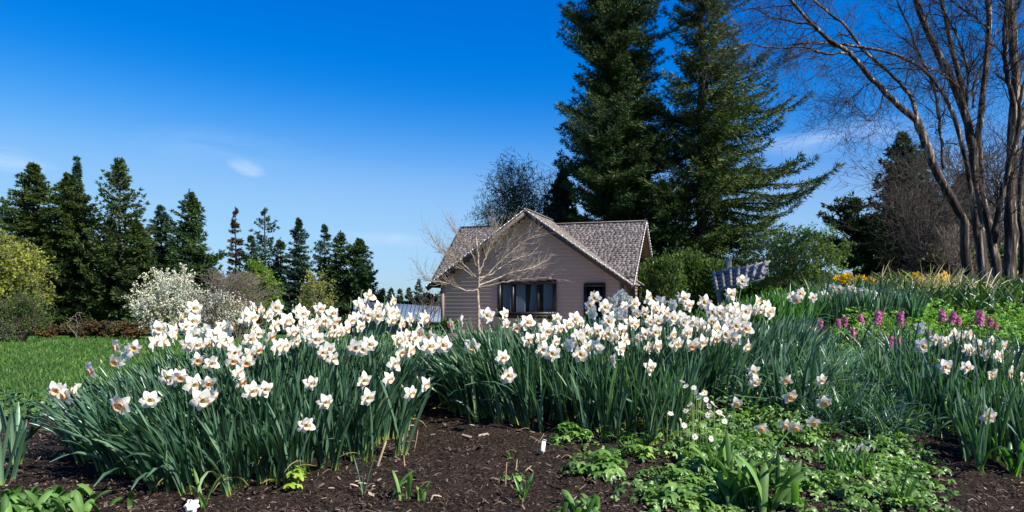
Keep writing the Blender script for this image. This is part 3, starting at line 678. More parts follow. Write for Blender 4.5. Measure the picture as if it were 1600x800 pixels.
TD = 10.5; tb = hit(1552, 462, 8, 14); tb = np.array([at(1552, 458, TD)[0], TD, 0]); tb[2] = g(tb[0], tb[1])
bt = thing('multi_stemmed_tree', 'large bare multi-stemmed tree with peeling bark and painted sun streaks above the yellow daffodils', 'tree', tb)
stems = [  # pixel path, radius px start, end, depth offsets
 ([(1524, 470), (1508, 400), (1507, 345), (1488, 311), (1462, 270), (1449, 230), (1433, 187)], 10, 8, -.2, -.3, 0),
 ([(1433, 190), (1393, 155), (1364, 126), (1324, 79), (1295, 63), (1266, 35), (1232, 0), (1215, -40)], 6.5, 2.4, -.3, -.9, 1),
 ([(1433, 187), (1428, 160), (1416, 138), (1381, 106), (1344, 75), (1324, 40), (1278, 9), (1255, -30)], 4.5, 2, -.3, .5, 1),
 ([(1324, 84), (1289, 85), (1255, 72), (1209, 76), (1170, 68), (1140, 80)], 2.4, .8, -.6, -1.0, 1),
 ([(1295, 63), (1266, 37), (1209, 29), (1175, 12), (1150, 20)], 2.6, .8, -.7, -.2, 1),
 ([(1380, 146), (1376, 165), (1372, 178), (1360, 190), (1340, 178)], 1.6, .6, -.4, -.7, 1),
 ([(1366, 128), (1350, 133), (1338, 150), (1322, 160)], 1.3, .5, -.4, 0, 1),
 ([(1548, 470), (1538, 420), (1530, 385), (1526, 322), (1519, 230), (1510, 172), (1485, 121), (1456, 66), (1436, 17), (1425, -40)], 12, 6, 0, .4, 1),
 ([(1541, 470), (1532, 400), (1522, 322), (1512, 265), (1505, 230), (1485, 161), (1450, 109), (1421, 95), (1395, 80), (1341, 73), (1289, 65), (1240, 70)], 7, 1.6, .15, -.5, 1),
 ([(1474, 262), (1472, 230), (1467, 187), (1462, 138), (1442, 100), (1420, 40), (1400, 0), (1392, -30)], 3.6, 1.8, -.1, .6, 1),
 ([(1562, 470), (1559, 440), (1556, 405), (1550, 374), (1539, 322), (1531, 290), (1524, 240), (1512, 190), (1500, 130), (1488, 80), (1478, 30), (1460, -30)], 10, 4, .1, .8, 1),
 ([(1552, 380), (1555, 355), (1560, 325), (1568, 290), (1583, 240), (1592, 190), (1594, 150), (1612, 100)], 6, 3.5, .1, -.4, 1),
 ([(1531, 290), (1528, 215), (1538, 129), (1546, 43), (1544, 0), (1540, -50)], 7, 5, .2, .3, 1),
 ([(1578, 475), (1577, 420), (1580, 367), (1579, 300), (1582, 230), (1588, 115), (1582, 57), (1580, 0), (1578, -50)], 14, 7, -.1, .2, 1),
 ([(1584, 160), (1571, 109), (1568, 57), (1574, 0), (1570, -40)], 5, 3.5, -.1, -.4, 1),
 ([(1583, 235), (1600, 175), (1625, 140), (1650, 60)], 7, 4, 0, .4, 1),
 ([(1594, 475), (1600, 400), (1592, 330), (1596, 260), (1606, 200)], 8, 6, .4, .6, 0),
 ([(1508, 170), (1500, 138), (1478, 118), (1450, 104), (1425, 88), (1400, 96)], 2.2, .8, -.1, -.8, 1),
 ([(1546, 45), (1520, 25), (1490, 5), (1470, -20)], 2.6, 1.6, .2, .8, 1),
 ([(1521, 168), (1519, 140), (1530, 110), (1545, 80), (1560, 40)], 2.6, 1.4, .5, .9, 1),
 ([(1510, 172), (1513, 110), (1497, 60), (1476, 20), (1462, -20)], 3.4, 2.0, .3, .2, 1),
]
tk = MB(); A, B, RA, RB = [], [], [], []
for (pp, r0, r1, d0, d1, tw) in stems:
    Q = path3(pp, TD + d0, 26, .006, TD + d1); rr_ = np.linspace(r0, r1, 26) / F * TD * .74
    rr_[:3] *= np.array([1.25, 1.12, 1.04]) if r0 > 7 else 1
    tk.tube(Q, rr_ * (1 + .05 * rng.normal(size=26)), 10 if r0 > 4 else 6)
    if tw:
        st = 12 if r0 > 6 else 3
        for i_ in range(st, 26):
            for _ in range(2):
                if random.random() < .5:
                    tg = unit(Q[min(i_ + 1, 25)] - Q[i_ - 1]); ax_ = unit(np.cross(tg, rng.normal(0, 1, 3)))
                    an = random.uniform(.4, 1.0)
                    twigs(A, B, RA, RB, Q[i_], tg * math.cos(an) + ax_ * math.sin(an), min(.011, rr_[i_] * .45), random.uniform(.35, .9), 2, curl=.55, up=.05, minr=.0022, seg=.12)
tk.build('trunk', M['myrtle_bark'], bt, smooth=True)
tm = MB(); tm.segs(np.array(A), np.array(B), np.array(RA), np.array(RB), 3); tm.build('twigs', M['twig'], bt)

# small bare tree before the cottage
n = NT('pale smooth bark'); b1 = n.noise(12, 5)
M['pale_bark'] = n.bsdf(n.ramp(b1, [(.35, (.17, .13, .10)), (.6, (.38, .31, .24)), (.75, (.5, .44, .36))]), .75, .2, bump=b1, bs=.4, bd=.01)
SD = 23.5; x0 = (748 - 800) / F * SD
st_ = thing('bare_tree', 'small bare spreading tree in front of the cottage window', 'tree', (x0, SD, g(x0, SD)))
tk = MB(); A, B, RA, RB = [], [], [], []
gb_ = HY - g(x0, SD) / SD * F
limbs = [([(748, gb_), (748, 470), (747, 448), (749, 432), (748, 418), (746, 395), (744, 372)], 3.6, 1.4, 0, 0),
 ([(747, 450), (765, 447), (790, 440), (815, 437), (840, 436), (862, 434)], 2.2, .6, 0, -.8), ([(748, 452), (735, 455), (715, 450), (700, 441), (682, 440), (664, 436)], 1.9, .5, 0, -.6),
 ([(749, 440), (738, 430), (722, 420), (706, 412), (694, 398)], 1.7, .5, 0, .4), ([(749, 434), (762, 432), (785, 415), (806, 405), (826, 398)], 1.8, .5, 0, .9),
 ([(749, 430), (760, 415), (775, 398), (792, 380), (803, 358)], 1.7, .5, 0, -1.0), ([(748, 425), (740, 405), (732, 385), (716, 368), (704, 352)], 1.6, .5, 0, .8),
 ([(748, 436), (735, 425), (715, 405), (692, 392), (678, 375)], 1.4, .5, 0, -1.0), ([(749, 428), (757, 405), (768, 380), (776, 355)], 1.5, .5, 0, .3),
 ([(748, 446), (765, 440), (800, 425), (828, 420), (848, 410)], 1.7, .5, 0, 1.2), ([(749, 440), (770, 420), (800, 392), (822, 375), (836, 368)], 1.4, .4, 0, .1)]
for (pp, r0, r1, d0, d1) in limbs:
    Q = path3(pp, SD + d0, 18, .012, SD + d1); rr_ = np.linspace(r0, r1, 18) / F * SD * .8
    tk.tube(Q, rr_, 7)
    for i_ in range(6 if r0 < 3 else 12, 18):
        for _ in range(3):
            tg = unit(Q[min(i_ + 1, 17)] - Q[i_ - 1]); ax_ = unit(np.cross(tg, rng.normal(0, 1, 3))); an = random.uniform(.3, .9)
            twigs(A, B, RA, RB, Q[i_], tg * math.cos(an) + ax_ * math.sin(an) + [0, 0, .25], .008, random.uniform(.3, .8), 1, curl=.3, up=.5, minr=.0042, seg=.2, kids=2)
tk.build('trunk', M['pale_bark'], st_, smooth=True)
tm = MB(); tm.segs(np.array(A), np.array(B), np.array(RA), np.array(RB), 3); tm.build('twigs', M['pale_bark'], st_)

def bare(name, label, px, ty, by, d, hw, mat, n0=9, cat='tree', group=None, L=.5, depth=3, r=.03, up=.25, minr=.006, kids=3, curl=.35, seg=None, yb=None):
    x = (px - 800) / F * d; gz_ = g(x, d) if yb is None else yb; top = (HY - ty) / F * d; Hh = top - gz_; Rr = hw / F * d
    root = thing(name, label, cat, (x, d, gz_), group); A, B, RA, RB = [], [], [], []
    for k in range(n0):
        a = random.uniform(0, 6.283); sp = random.uniform(.1, 1) * Rr / Hh
        b = np.array([x + math.cos(a) * .06 * Rr, d + math.sin(a) * .06 * Rr, gz_ - .1])
        twigs(A, B, RA, RB, b, [math.cos(a) * sp, math.sin(a) * sp, 1], r, Hh * random.uniform(.65, .9), depth, curl, up, None, kids, minr, seg or Hh * .13)
    A = np.array(A); B = np.array(B); k = B[:, 2] < top + .1
    m = MB(); m.segs(A[k], B[k], np.array(RA)[k], np.array(RB)[k], 3); m.build('branches', M[mat], root)
    return root
M['brown_twig'] = plain('brown thicket twigs', (.06, .048, .04), (.12, .095, .078), 2, .85, .1)
M['dark_twig'] = plain('dark tree twigs', (.02, .022, .02), (.045, .045, .04), 2, .85, .1)  # the twigs' own dark colour
M['buds'] = leafmat('yellow green buds', (.16, .2, .03), (.22, .26, .04), (.3, .3, .06), .6, .2, .3)
M['budgreen'] = leafmat('fresh spring leaves', (.07, .15, .015), (.11, .2, .02), (.16, .25, .035), .55, .25, .35)
M['hedge'] = leafmat('hedge shoots', (.03, .065, .012), (.05, .095, .018), (.09, .14, .025), .55, .3, .2, 1.2)
M['blossom'] = leafmat('white blossom', (.6, .6, .56), (.72, .72, .68), (.8, .8, .78), .6, .2, .3, tm=1)
M['brownleaf'] = leafmat('brown red low shrub leaves', (.07, .035, .02), (.06, .06, .02), (.14, .05, .03), .7, .2, .2)
M['heather'] = leafmat('brownish heather', (.06, .045, .03), (.08, .065, .035), (.1, .1, .04), .8, .1, .15)
M['forsythia'] = leafmat('forsythia flowers', (.65, .42, .01), (.8, .55, .01), (.85, .62, .03), .5, .2, .3, tm=1)
M['tealtwig'] = leafmat('dark teal fine shoots', (.012, .03, .022), (.018, .042, .03), (.03, .05, .035), .7, .2, .1)
leafy('fine_twigged_tree', 'dark fine-twigged tree rising behind the cottage ridge', 822, 250, 50, 84, 'tealtwig', 26, 'tree', leaf=.5, wdt=.045, per=2, depth=3, r=.07, minr=.012, up=.1, curl=.16, tmat='dark_twig')
for k, (px_, ty_, hw_, nn_, lb) in enumerate([(1445, 296, 36, 10, 'brown bare thicket tree in front of the dark spruce'), (1460, 235, 60, 13, 'tall brown bare tree behind the leaning outer stem'), (1530, 205, 60, 13, 'brown bare tree seen between the peeling stems'), (1590, 240, 50, 11, 'brown bare tree at the photo edge behind the thickest stem'), (1405, 362, 34, 10, 'lower brown bare shrub between spruce and leaning stem')]):
    bare('bare_tree', lb, px_, ty_, 0, 27 + k * 1.5, hw_, 'brown_twig', nn_, group='brown thicket of bare trees', depth=3, r=.05, up=.12, minr=.009, curl=.28)
bare('bare_shrub', 'upright pale-stemmed bare shrub just behind the leaning outer stem', 1500, 355, 0, 13.5, 34, 'paletwig', 14, 'shrub', depth=2, r=.014, minr=.004, up=.3, curl=.14)
bare('bare_tree', 'faint bare twiggy tree beside the cottage corner', 668, 452, 0, 38, 22, 'paletwig', 7, depth=2, r=.03, minr=.01)
bare('bare_tree', 'pinkish-brown bare tree beside the white blossom', 372, 425, 0, 41, 44, 'paletwig', 13, depth=3, r=.04, minr=.012, curl=.2)
# ---- shrubs
leafy('blossom_tree', 'white blossoming tree at the far lawn edge', 264, 420, 40, 62, 'blossom', 13, 'tree', leaf=.085, wdt=.45, per=3, depth=3, r=.05, minr=.012, up=.1, curl=.3, maxl=16000)
leafy('blossom_tree', 'smaller sparser white blossom tree behind the daffodil tops', 342, 448, 39, 44, 'blossom', 10, 'tree', leaf=.075, wdt=.45, per=1, depth=3, r=.04, minr=.012, up=.1, maxl=4000)
leafy('willow_shrub', 'yellow-green budding shrub at the near corner of the lawn trees', 10, 364, 37, 66, 'buds', 14, leaf=.14, wdt=.4, per=2, depth=3, r=.04, minr=.01, maxl=7000)
bush('willow_shrub', 'low olive-brown twiggy shrub below the yellow-green one', 34, 456, 0, 35, 48, 'hedge', 'shrub', n=2000, leaf=.11, wdt=.25, clumps=16, upright=.5, twig=700, tmat='brown_twig')
leafy('green_shrub', 'bright green shrub between bare tree and layered conifer', 400, 412, 46, 42, 'budgreen', 13, leaf=.18, wdt=.45, per=2, depth=3, r=.04, minr=.01, maxl=7000)
leafy('budding_tree', 'small tree with yellow buds in front of the narrow conifers', 498, 420, 44, 30, 'buds', 9, 'tree', leaf=.13, wdt=.4, per=1, depth=3, r=.04, minr=.01, maxl=1500)
for k, (px_, hw_, ty_) in enumerate([(75, 26, 505), (110, 24, 502), (146, 24, 498), (180, 24, 500), (214, 24, 503)]):
    bush('low_shrub', ['low brown-red shrub nearest the willow on the lawn edge', 'low brown-red shrub under the white snag', 'low brown-red shrub, middle one along the lawn edge', 'low brown-red shrub below the spiky conifer', 'low brown-red shrub beside the white blossom tree'][k], px_, ty_ , 0, 44 + random.random(), hw_, 'brownleaf' if k % 2 == 0 else 'heather', n=1300, leaf=.16, clumps=10, twig=220, group='low shrubs along the lawn edge', tmat='brown_twig')
bare('dead_snag', 'pale dead branches showing in the shade under the big trees', 122, 488, 0, 43.5, 22, 'paletwig', 3, 'dead branch', depth=2, r=.05, minr=.02, kids=2, curl=.5)
for k, (px_, hw_, ty_, m_) in enumerate([(590, 26, 468, 'heather'), (615, 22, 472, 'heather'), (646, 26, 463, 'heather'), (672, 18, 460, 'hedge'), (575, 20, 470, 'fir')]):
    bush('distant_shrub', ['brown distant shrub left of the shed middle', 'brown distant shrub over the shed roof', 'tallest brown distant shrub behind the shed', 'greenish distant shrub next to the cottage corner', 'dark distant shrub at the foot of the tree row'][k], px_, ty_, 0, 58, hw_, m_, n=900, leaf=.35, clumps=9, group='shrubs behind the shed', tmat='brown_twig')
bush('boxwood_shrub', 'small yellowish-green shrub at the cottage front corner', 704, 486, 0, 27, 17, 'hedge', n=1500, leaf=.07, clumps=10)
bush('low_shrub', 'sparse brown-leaved shrub under the cottage window', 858, 486, 0, 26.5, 18, 'heather', n=500, leaf=.07, clumps=8, twig=60)
bush('low_shrub', 'low yellow-flecked shrub under the cottage door', 900, 488, 0, 26, 16, 'buds', n=160, leaf=.06, clumps=8, twig=80)
for k, (px_, ty_, hw_, d_) in enumerate([(1040, 396, 36, 29), (1085, 388, 44, 31), (1130, 405, 34, 30), (1012, 410, 24, 32)]):
    bush('hedge_shrub', ['tall green hedge shrub nearest the cottage gable', 'tallest green hedge shrub behind the daffodils', 'green hedge shrub next to the weathered trellis', 'darker hedge shrub tucked behind the cottage gable'][k], px_, ty_, 0, d_, hw_, 'hedge', n=8000, leaf=.16, wdt=.16, clumps=44, upright=2.2, nn=3, spread=.7, group='hedge behind the cottage', hollow=.7)
leafy('leafing_shrub', 'airy shrub with fresh green leaves beside the trellis', 1248, 352, 13, 92, 'budgreen', 15, leaf=.04, wdt=.45, per=1, depth=3, r=.018, minr=.003, maxl=8500)
leafy('leafing_shrub', 'dense bright green shrub under the trellis', 1180, 432, 14.5, 50, 'budgreen', 12, leaf=.05, wdt=.45, per=2, depth=3, r=.016, minr=.003, maxl=8000)
for k, (px_, ty_, hw_, m_) in enumerate([(1345, 438, 44, 'heather'), (1400, 428, 44, 'hedge'), (1452, 432, 40, 'heather'), (1300, 446, 30, 'hedge')]):
    bush('mounded_shrub', ['brown mounded shrub behind the front yellow daffodils', 'olive mounded shrub below the dark spruce', 'brown mounded shrub beside the leaning stem', 'olive mounded shrub next to the leafing one'][k], px_, ty_, 0, 15.5, hw_, m_, n=3000, leaf=.07, clumps=18, twig=200, group='mounded shrubs on the bank', tmat='brown_twig')
bush('forsythia', 'bright yellow forsythia beside the thickest stem', 1598, 422, 0, 13, 20, 'forsythia', n=1300, leaf=.06, wdt=.5, clumps=14, twig=60)
for k, (px_, ty_, hw_, m_) in enumerate([(1560, 380, 50, 'hedge'), (1480, 396, 50, 'heather')]):
    bush('hedge_shrub', ['dark green hedge closing the view behind the stems', 'brown hedge behind the leaning stem'][k], px_, ty_, 0, 22, hw_, m_, n=4000, leaf=.14, clumps=22, twig=200, tmat='brown_twig')
bush('hedge_shrub', 'low dark hedge seen through the airy leafing shrub', 1262, 428, 0, 25, 60, 'hedge', n=5000, leaf=.14, clumps=24, twig=200)
# far woods closing the horizon
mb = MB()
for k in range(420):
    a = random.uniform(-1.25, 1.25); d_ = random.uniform(190, 320); x = a * d_; hh = random.uniform(4.5, 9) + 2.2 * math.sin(a * 9); gz_ = g(x, d_)
    m = 26; t = rng.random(m) ** .8; az = rng.uniform(0, 6.28, m); r_ = hh * .25 * (1 - t)
    P = np.stack([x + np.cos(az) * r_, d_ + np.sin(az) * r_, gz_ + t * hh], -1); fans(mb, P, np.stack([np.cos(az), np.sin(az), .2 + 0 * az], -1), hh * .22, .35, 2)
tag(mb.build('distant_woods', M['fir_blue']), 'distant dark woods along the horizon', 'woods', kind='stuff')

# weathered trellis
M['greywood'] = plain('weathered grey wood', (.19, .17, .155), (.33, .3, .275), 5, .85, .15, stretch=(1, 6, 6))
q0, q1 = at(1119, 456, 12.0), at(1192, 436, 11.3); q2, q3 = at(1201, 408, 11.9), at(1112, 426, 12.7)
tp = at(1140, 470, 12); tp[2] = g(tp[0], tp[1]); tl = thing('trellis', 'weathered grey slatted trellis leaning behind the daffodils', 'trellis', tp)
nq = unit(np.cross(q1 - q0, q3 - q0)); nq = nq if nq.dot(sdir) > 0 else -nq
for k in range(5):
    t = (k + .5) / 5; mb = MB(); a = q0 + (q3 - q0) * t; b = q1 + (q2 - q1) * t
    mb.bar(a, b + (b - a) * random.uniform(-.01, .03), np.linalg.norm(q3 - q0) / 5 * .93, .018, up=nq + unit(q3 - q0) * .22); mb.build('slat', M['greywood'], tl)
for k in range(7):
    t = (k + .35) / 6.6; mb = MB(); a = q0 + (q1 - q0) * t; b = q3 + (q2 - q3) * t; e_ = (b - a) * .015
    mb.bar(a + nq * .035, b - e_ * 4 + nq * .035, .045, .03, up=nq); mb.build('batten', M['greywood'], tl)
for px_, a, b, d_ in ((1139, 404, 470, 12.75), (1122, 440, 472, 12.9)):
    mb = MB(); p = at(px_, a, d_); e = at(px_ + (10 if px_ < 1130 else 0), b, d_); e[2] = g(e[0], e[1]) - .05; mb.bar(p, e, .075, .075, up=(0, 1, 0)); mb.build('post', M['greywood'], tl)
# ================================================================ the garden bed
def blade(mb, base, az, l0, l1, L, wd, tw=0.0, n=7, vee=.28, side=0.0, c0=0.0, tipf=.55):
    """strap leaf: leaning from l0 to l1 (radians from upright) towards azimuth az"""
    t = np.linspace(0, 1, n); le = l0 + (l1 - l0) * t ** 1.4; st = L / (n - 1)
    a = az + side * t
    d = np.stack([np.sin(le) * np.cos(a), np.sin(le) * np.sin(a), np.cos(le)], -1)
    P = np.array(base) + np.concatenate([[[0, 0, 0]], np.cumsum((d[:-1] + d[1:]) / 2 * st, axis=0)])
    wa = a + np.pi / 2 + tw * (1 + .6 * t); wv = np.stack([np.cos(wa), np.sin(wa), 0 * wa], -1)
    wv = unit(wv - (wv * d).sum(1)[:, None] * d); nv = np.cross(d, wv)
    w_ = wd * np.minimum(1, (.62 + t * 1.3)) * np.clip((1.02 - t) / .2, 0, 1) ** tipf * .5
    V = np.stack([P - wv * w_[:, None], P + nv * (w_ * vee * 2)[:, None], P + wv * w_[:, None]], 1).reshape(-1, 3)
    k = np.arange(n - 1)[:, None] * 3
    f = np.concatenate([k + [0, 1, 4, 3], k + [1, 2, 5, 4]]).reshape(-1, 4)
    mb.add(V, f, np.repeat(np.stack([t * 1.0 + c0 + 1e-3, t, t], -1), 3, 0))
    return P
# ---- flower meshes, facing local +Z
def perianth(k, scale=1.0, open_=1.0):
    r_ = np.random.default_rng(40 + k); mb = MB(); nu, nv = 8, 5
    for q in range(6):
        a = q * math.pi / 3 + r_.normal(0, .07); L = .046 * scale * r_.uniform(.9, 1.06); W_ = (.0192 if q % 2 else .0172) * scale * r_.uniform(.92, 1.1)
        u = np.linspace(0, 1, nu)[:, None]; v = np.linspace(-1, 1, nv)[None]
        wd = W_ * (np.sin(np.pi * np.clip(u, 0, 1) ** .78) ** .74 * 1.0 + .04 * (1 - u)); wd = np.where(u > .995, W_ * .05, wd)
        ref = r_.normal(-.05, .22); cup = r_.normal(.15, .12); twist = r_.normal(0, .25)
        rad = .004 + L * u + 0 * v; lat = wd * v
        zz = L * (ref * u ** 1.6 + .06 * np.sin(u * 3.1)) + cup * .35 * wd * v ** 2 + twist * lat * u * .8 + (.0022 if q % 2 else 0) + .0012 * np.sin(7 * u + 3 * v + q)
        zz += L * (1 - open_) * u * 1.1
        x = rad * math.cos(a) - lat * math.sin(a); y = rad * math.sin(a) + lat * math.cos(a)
        V = np.stack([x, y, zz], -1).reshape(-1, 3)
        i = np.arange(nu - 1)[:, None] * nv; j = np.arange(nv - 1)[None]
        mb.add(V, np.stack([i + j, i + j + 1, i + nv + j + 1, i + nv + j], -1).reshape(-1, 4))
    return mb
def trumpet(k, scale=1.0, deep=.5, yellow=False, long_=1.0):
    r_ = np.random.default_rng(60 + k); mb = MB(); n = 30; th = np.arange(n) * 2 * np.pi / n
    rr_ = np.array([.0035, .0075, .0105, .0128, .0148, .0172, .0185]) * scale; zz = np.array([.0, .001, .006, .0115, .0165, .0200, .0208]) * scale * long_
    if yellow: cols = [(.7, .42, .01)] * 4 + [(.8, .42, .005)] * 3
    else:
        rim = np.array([.84, .36, .13]) if deep > .6 else np.array([.87, .48, .27]); 
        mid = np.array([.87, .74, .56]) if deep < .6 else np.array([.86, .54, .30])
        cols = [(.5, .55, .08), (.80, .74, .40), mid * .5 + np.array([.43, .40, .32]), mid, mid * .6 + rim * .4, rim, rim]
    V, C = [], []
    for q, (r0, z0) in enumerate(zip(rr_, zz)):
        wv = max(0, (q - 3) / 3) * (.0011 * np.sin(9 * th + k) + .0007 * np.sin(17 * th + 2 * k)) * scale
        V.append(np.stack([(r0 + wv) * np.cos(th), (r0 + wv) * np.sin(th), z0 + wv * .9 * np.cos(5 * th)], -1)); C.append(np.tile(cols[q], (n, 1)))
    V = np.concatenate(V); i = np.arange(len(rr_) - 1)[:, None] * n; j = np.arange(n)[None]; j2 = (j + 1) % n
    mb.add(V, np.stack([i + j, i + j2, i + n + j2, i + n + j], -1).reshape(-1, 4), np.concatenate(C))
    for q in range(6):                                # anthers and stigma
        a = q * 1.047; p0 = np.array([.002 * math.cos(a), .002 * math.sin(a), .001]) * scale; p1 = np.array([.0032 * math.cos(a), .0032 * math.sin(a), .010]) * scale
        mb.tube([p0, p1], [.0006 * scale, .0012 * scale], 4, np.tile([.62, .45, .05], (2, 1)))
    mb.tube([[0, 0, 0], [0, 0, .0125 * scale]], [.0006 * scale, .0013 * scale], 5, np.tile([.5, .55, .1], (2, 1)))
    return mb
def proto(mb, name, mat, smooth=True):
    o = mb.build(name, mat, None, smooth); me = o.data; bpy.data.objects.remove(o); return me
PER = [proto(perianth(k), 'perianth', M['petal']) for k in range(7)]
PERH = [proto(perianth(k + 9, 1, .45), 'perianth', M['petal']) for k in range(2)]
TRP = [proto(trumpet(k, 1.0, .3), 'trumpet', M['cup']) for k in range(3)]
TRD = [proto(trumpet(k + 5, 1.06, .9), 'trumpet', M['cup']) for k in range(2)]
YPER = [proto(perianth(k + 20), 'perianth', M['ypetal']) for k in range(2)]
YTRP = [proto(trumpet(11, 1.0, .9, True, 1.4), 'trumpet', M['cup'])]
def orient(f, roll):
    z = unit(f); x = unit(np.cross([0, 0, 1], z) if abs(z[2]) < .97 else np.array([1., 0, 0])); y = np.cross(z, x)
    c, s = math.cos(roll), math.sin(roll); return Matrix(np.stack([x * c + y * s, -x * s + y * c, z], 1).tolist()).to_euler()
def daffodil(P, yaw, pitch, base, label, group, size=1.0, leaves=7, per=PER, trp=TRP, leafmat_='daff_leaf', name='daffodil', leafL=(.32, .46), lw=.0135, cat='daffodil', out=None, up1=.5):
    P = np.array(P, float); B = np.array(base, float)
    ya, pi_ = R(yaw + (10 if abs(yaw) < 60 else 0)), R(pitch * (.75 if pitch < 45 else .62) - 2)
    vd = unit(np.array([P[0], P[1], 0]))                       # yaw is measured from facing the bed's front path
    a = math.atan2(-vd[1], -vd[0]) + ya
    f = np.array([math.cos(a) * math.cos(pi_), math.sin(a) * math.cos(pi_), -math.sin(pi_)])
    root = thing(name, label, cat, B, group)
    E = P - f * .002 * size; hgt = max(.05, P[2] - B[2])
    neck = E - f * .035 * size; apex = neck + np.array([0, 0, .012]) - f * .018 * size
    t = np.linspace(0, 1, 12)[:, None]; c1 = B + np.array([0, 0, hgt * up1]); c2 = apex - np.array([0, 0, hgt * .18]) if hgt > .2 else (B + apex) / 2 + [0, 0, .05]
    Q = (1 - t) ** 3 * B + 3 * (1 - t) ** 2 * t * c1 + 3 * (1 - t) * t ** 2 * c2 + t ** 3 * apex
    t2 = np.linspace(0, 1, 5)[1:, None]; Q2 = (1 - t2) ** 2 * apex + 2 * (1 - t2) * t2 * (apex + np.array([0, 0, .012]) - f * .004) + t2 ** 2 * neck
    Q3 = np.stack([neck + (E - neck) * q for q in (.35, .7, 1.0)])
    S = np.concatenate([Q, Q2, Q3]); rad = np.concatenate([np.linspace(.0034, .0028, 12), np.full(4, .0017), [.0034, .0022, .0035]]) * size
    mb = MB(); tt = np.concatenate([np.linspace(0.02, 1, len(S))])[:, None]; mb.tube(S, rad, 6, np.tile(tt, (1, 3)))
    so = mb.build('stem', M['stem'], root, True)
    mb = MB(); sa = random.uniform(0, 6.28); blade(mb, apex, sa, .3, 1.2, .024 * size, .008 * size, n=4, vee=.5); mb.build('spathe', M['spathe'], so)
    if leaves:
        mb = MB(); oa = math.atan2(out[1], out[0]) if out is not None else 0; om = np.hypot(*out) if out is not None else 0
        for _ in range(leaves):
            az = random.uniform(0, 6.283); l0 = abs(random.gauss(0, .1)); v = np.array([math.cos(az), math.sin(az)]) * (.13 + abs(random.gauss(0, .1))) + (np.array(out[:2]) if out is not None else 0)
            az = math.atan2(v[1], v[0]); l1 = np.hypot(*v) * 1.5; l0 = min(l0 + om * .45, 1.0)
            b = B + [random.gauss(0, .014), random.gauss(0, .014), -.01]
            blade(mb, b, az, l0, l1 + (random.random() < .07) * 1.0, random.uniform(*leafL), lw * random.uniform(.75, 1.2), tw=random.gauss(0, .9), side=random.gauss(0, .3))
        mb.build('leaves', M[leafmat_], root, True)
    fo = bpy.data.objects.new('flower', random.choice(per)); COL.objects.link(fo); fo.parent = root
    fo.location = tuple(P - B); fo.rotation_euler = orient(f, random.uniform(0, 1.04)); fo.scale = (size,) * 3
    to = bpy.data.objects.new('trumpet', random.choice(trp)); COL.objects.link(to); to.parent = fo
    return root
ORD = 'first second third fourth fifth sixth seventh eighth ninth tenth eleventh twelfth thirteenth fourteenth fifteenth sixteenth seventeenth eighteenth nineteenth twentieth twenty-first twenty-second twenty-third twenty-fourth twenty-fifth twenty-sixth twenty-seventh twenty-eighth twenty-ninth thirtieth'.split()
ROWN = ['top', 'second', 'third', 'fourth', 'fifth', 'sixth', 'seventh', 'eighth', 'ninth', 'tenth', 'eleventh', 'twelfth', 'thirteenth']
LEFT = [(88,610,30,-30,15),(103,617,34,-60,25),(120,610,32,-100,5),(143,579,24,-60,30),(183,542,24,-60,30),(197,553,24,115,10),(181,565,26,-40,30),(210,543,20,-30,20),(189,632,38,-40,30),(234,625,32,0,20),(262,589,28,-5,30),(272,590,22,60,20),
(248,514,28,-10,20),(241,537,24,60,10),(255,533,24,60,0),(270,518,24,60,20),(303,482,28,10,15),(280,494,24,80,0),(301,502,28,10,15),(300,519,20,10,20),(296,537,30,10,30),(270,526,20,80,10),(322,517,22,150,0),(337,525,32,10,20),(348,512,24,40,10),(357,514,18,120,0),(323,538,20,40,40),
(367,551,28,5,30),(364,563,22,10,40),(330,567,28,20,30),(384,495,30,30,10),(393,497,28,40,20),(395,482,16,80,0),(407,484,20,50,10),(397,512,20,40,20),(391,530,28,20,25),(403,546,24,30,40),(385,566,22,0,50),(309,562,18,0,50),(282,589,22,-10,40),(303,601,34,15,25),(326,598,22,0,60),(332,617,22,100,20),(316,625,40,10,30),
(371,582,22,50,20),(376,596,20,60,50),(393,611,34,25,25),(414,608,28,15,25),(388,565,20,10,60),(431,481,26,5,20),(473,491,24,15,15),(448,502,28,25,10),(429,508,22,50,20),(457,519,24,30,20),(470,507,22,60,-10),(500,483,22,20,20),(519,490,24,15,15),(505,502,24,20,20),(484,510,26,30,20),(480,522,24,40,30),(493,530,30,10,25),
(443,542,30,40,15),(423,525,18,60,40),(513,545,26,5,25),(516,509,16,30,40),(527,520,22,40,30),(541,515,18,50,20),(549,501,22,30,20),(557,497,22,30,15),(556,543,32,0,30),(576,463,26,40,15),(560,475,20,50,15),(574,487,18,60,10),(590,493,28,15,30),(590,480,22,30,10),(604,484,24,40,15),(613,471,20,60,10),(618,490,24,60,20),(611,498,18,30,30),
(627,505,26,50,20),(640,499,22,80,10),(652,516,24,50,20),(663,498,26,50,15),(577,538,28,15,20),(620,530,24,50,20),(632,537,24,40,20),(627,550,30,30,30),(641,548,22,60,10),(616,568,28,30,20),(660,522,20,-60,10),(676,526,24,-60,20),(671,541,30,20,15),(692,539,30,10,20),(655,535,20,-120,0),
(486,599,26,20,20),(508,628,28,20,25),(478,664,30,10,25),(568,594,28,20,25),(574,621,30,20,25),(607,593,26,40,20),(641,615,24,40,20),(664,601,20,40,20),(648,528,22,20,20),(462,533,20,30,30),(346,537,18,70,10),(420,492,18,30,10),(520,560,18,30,30)]
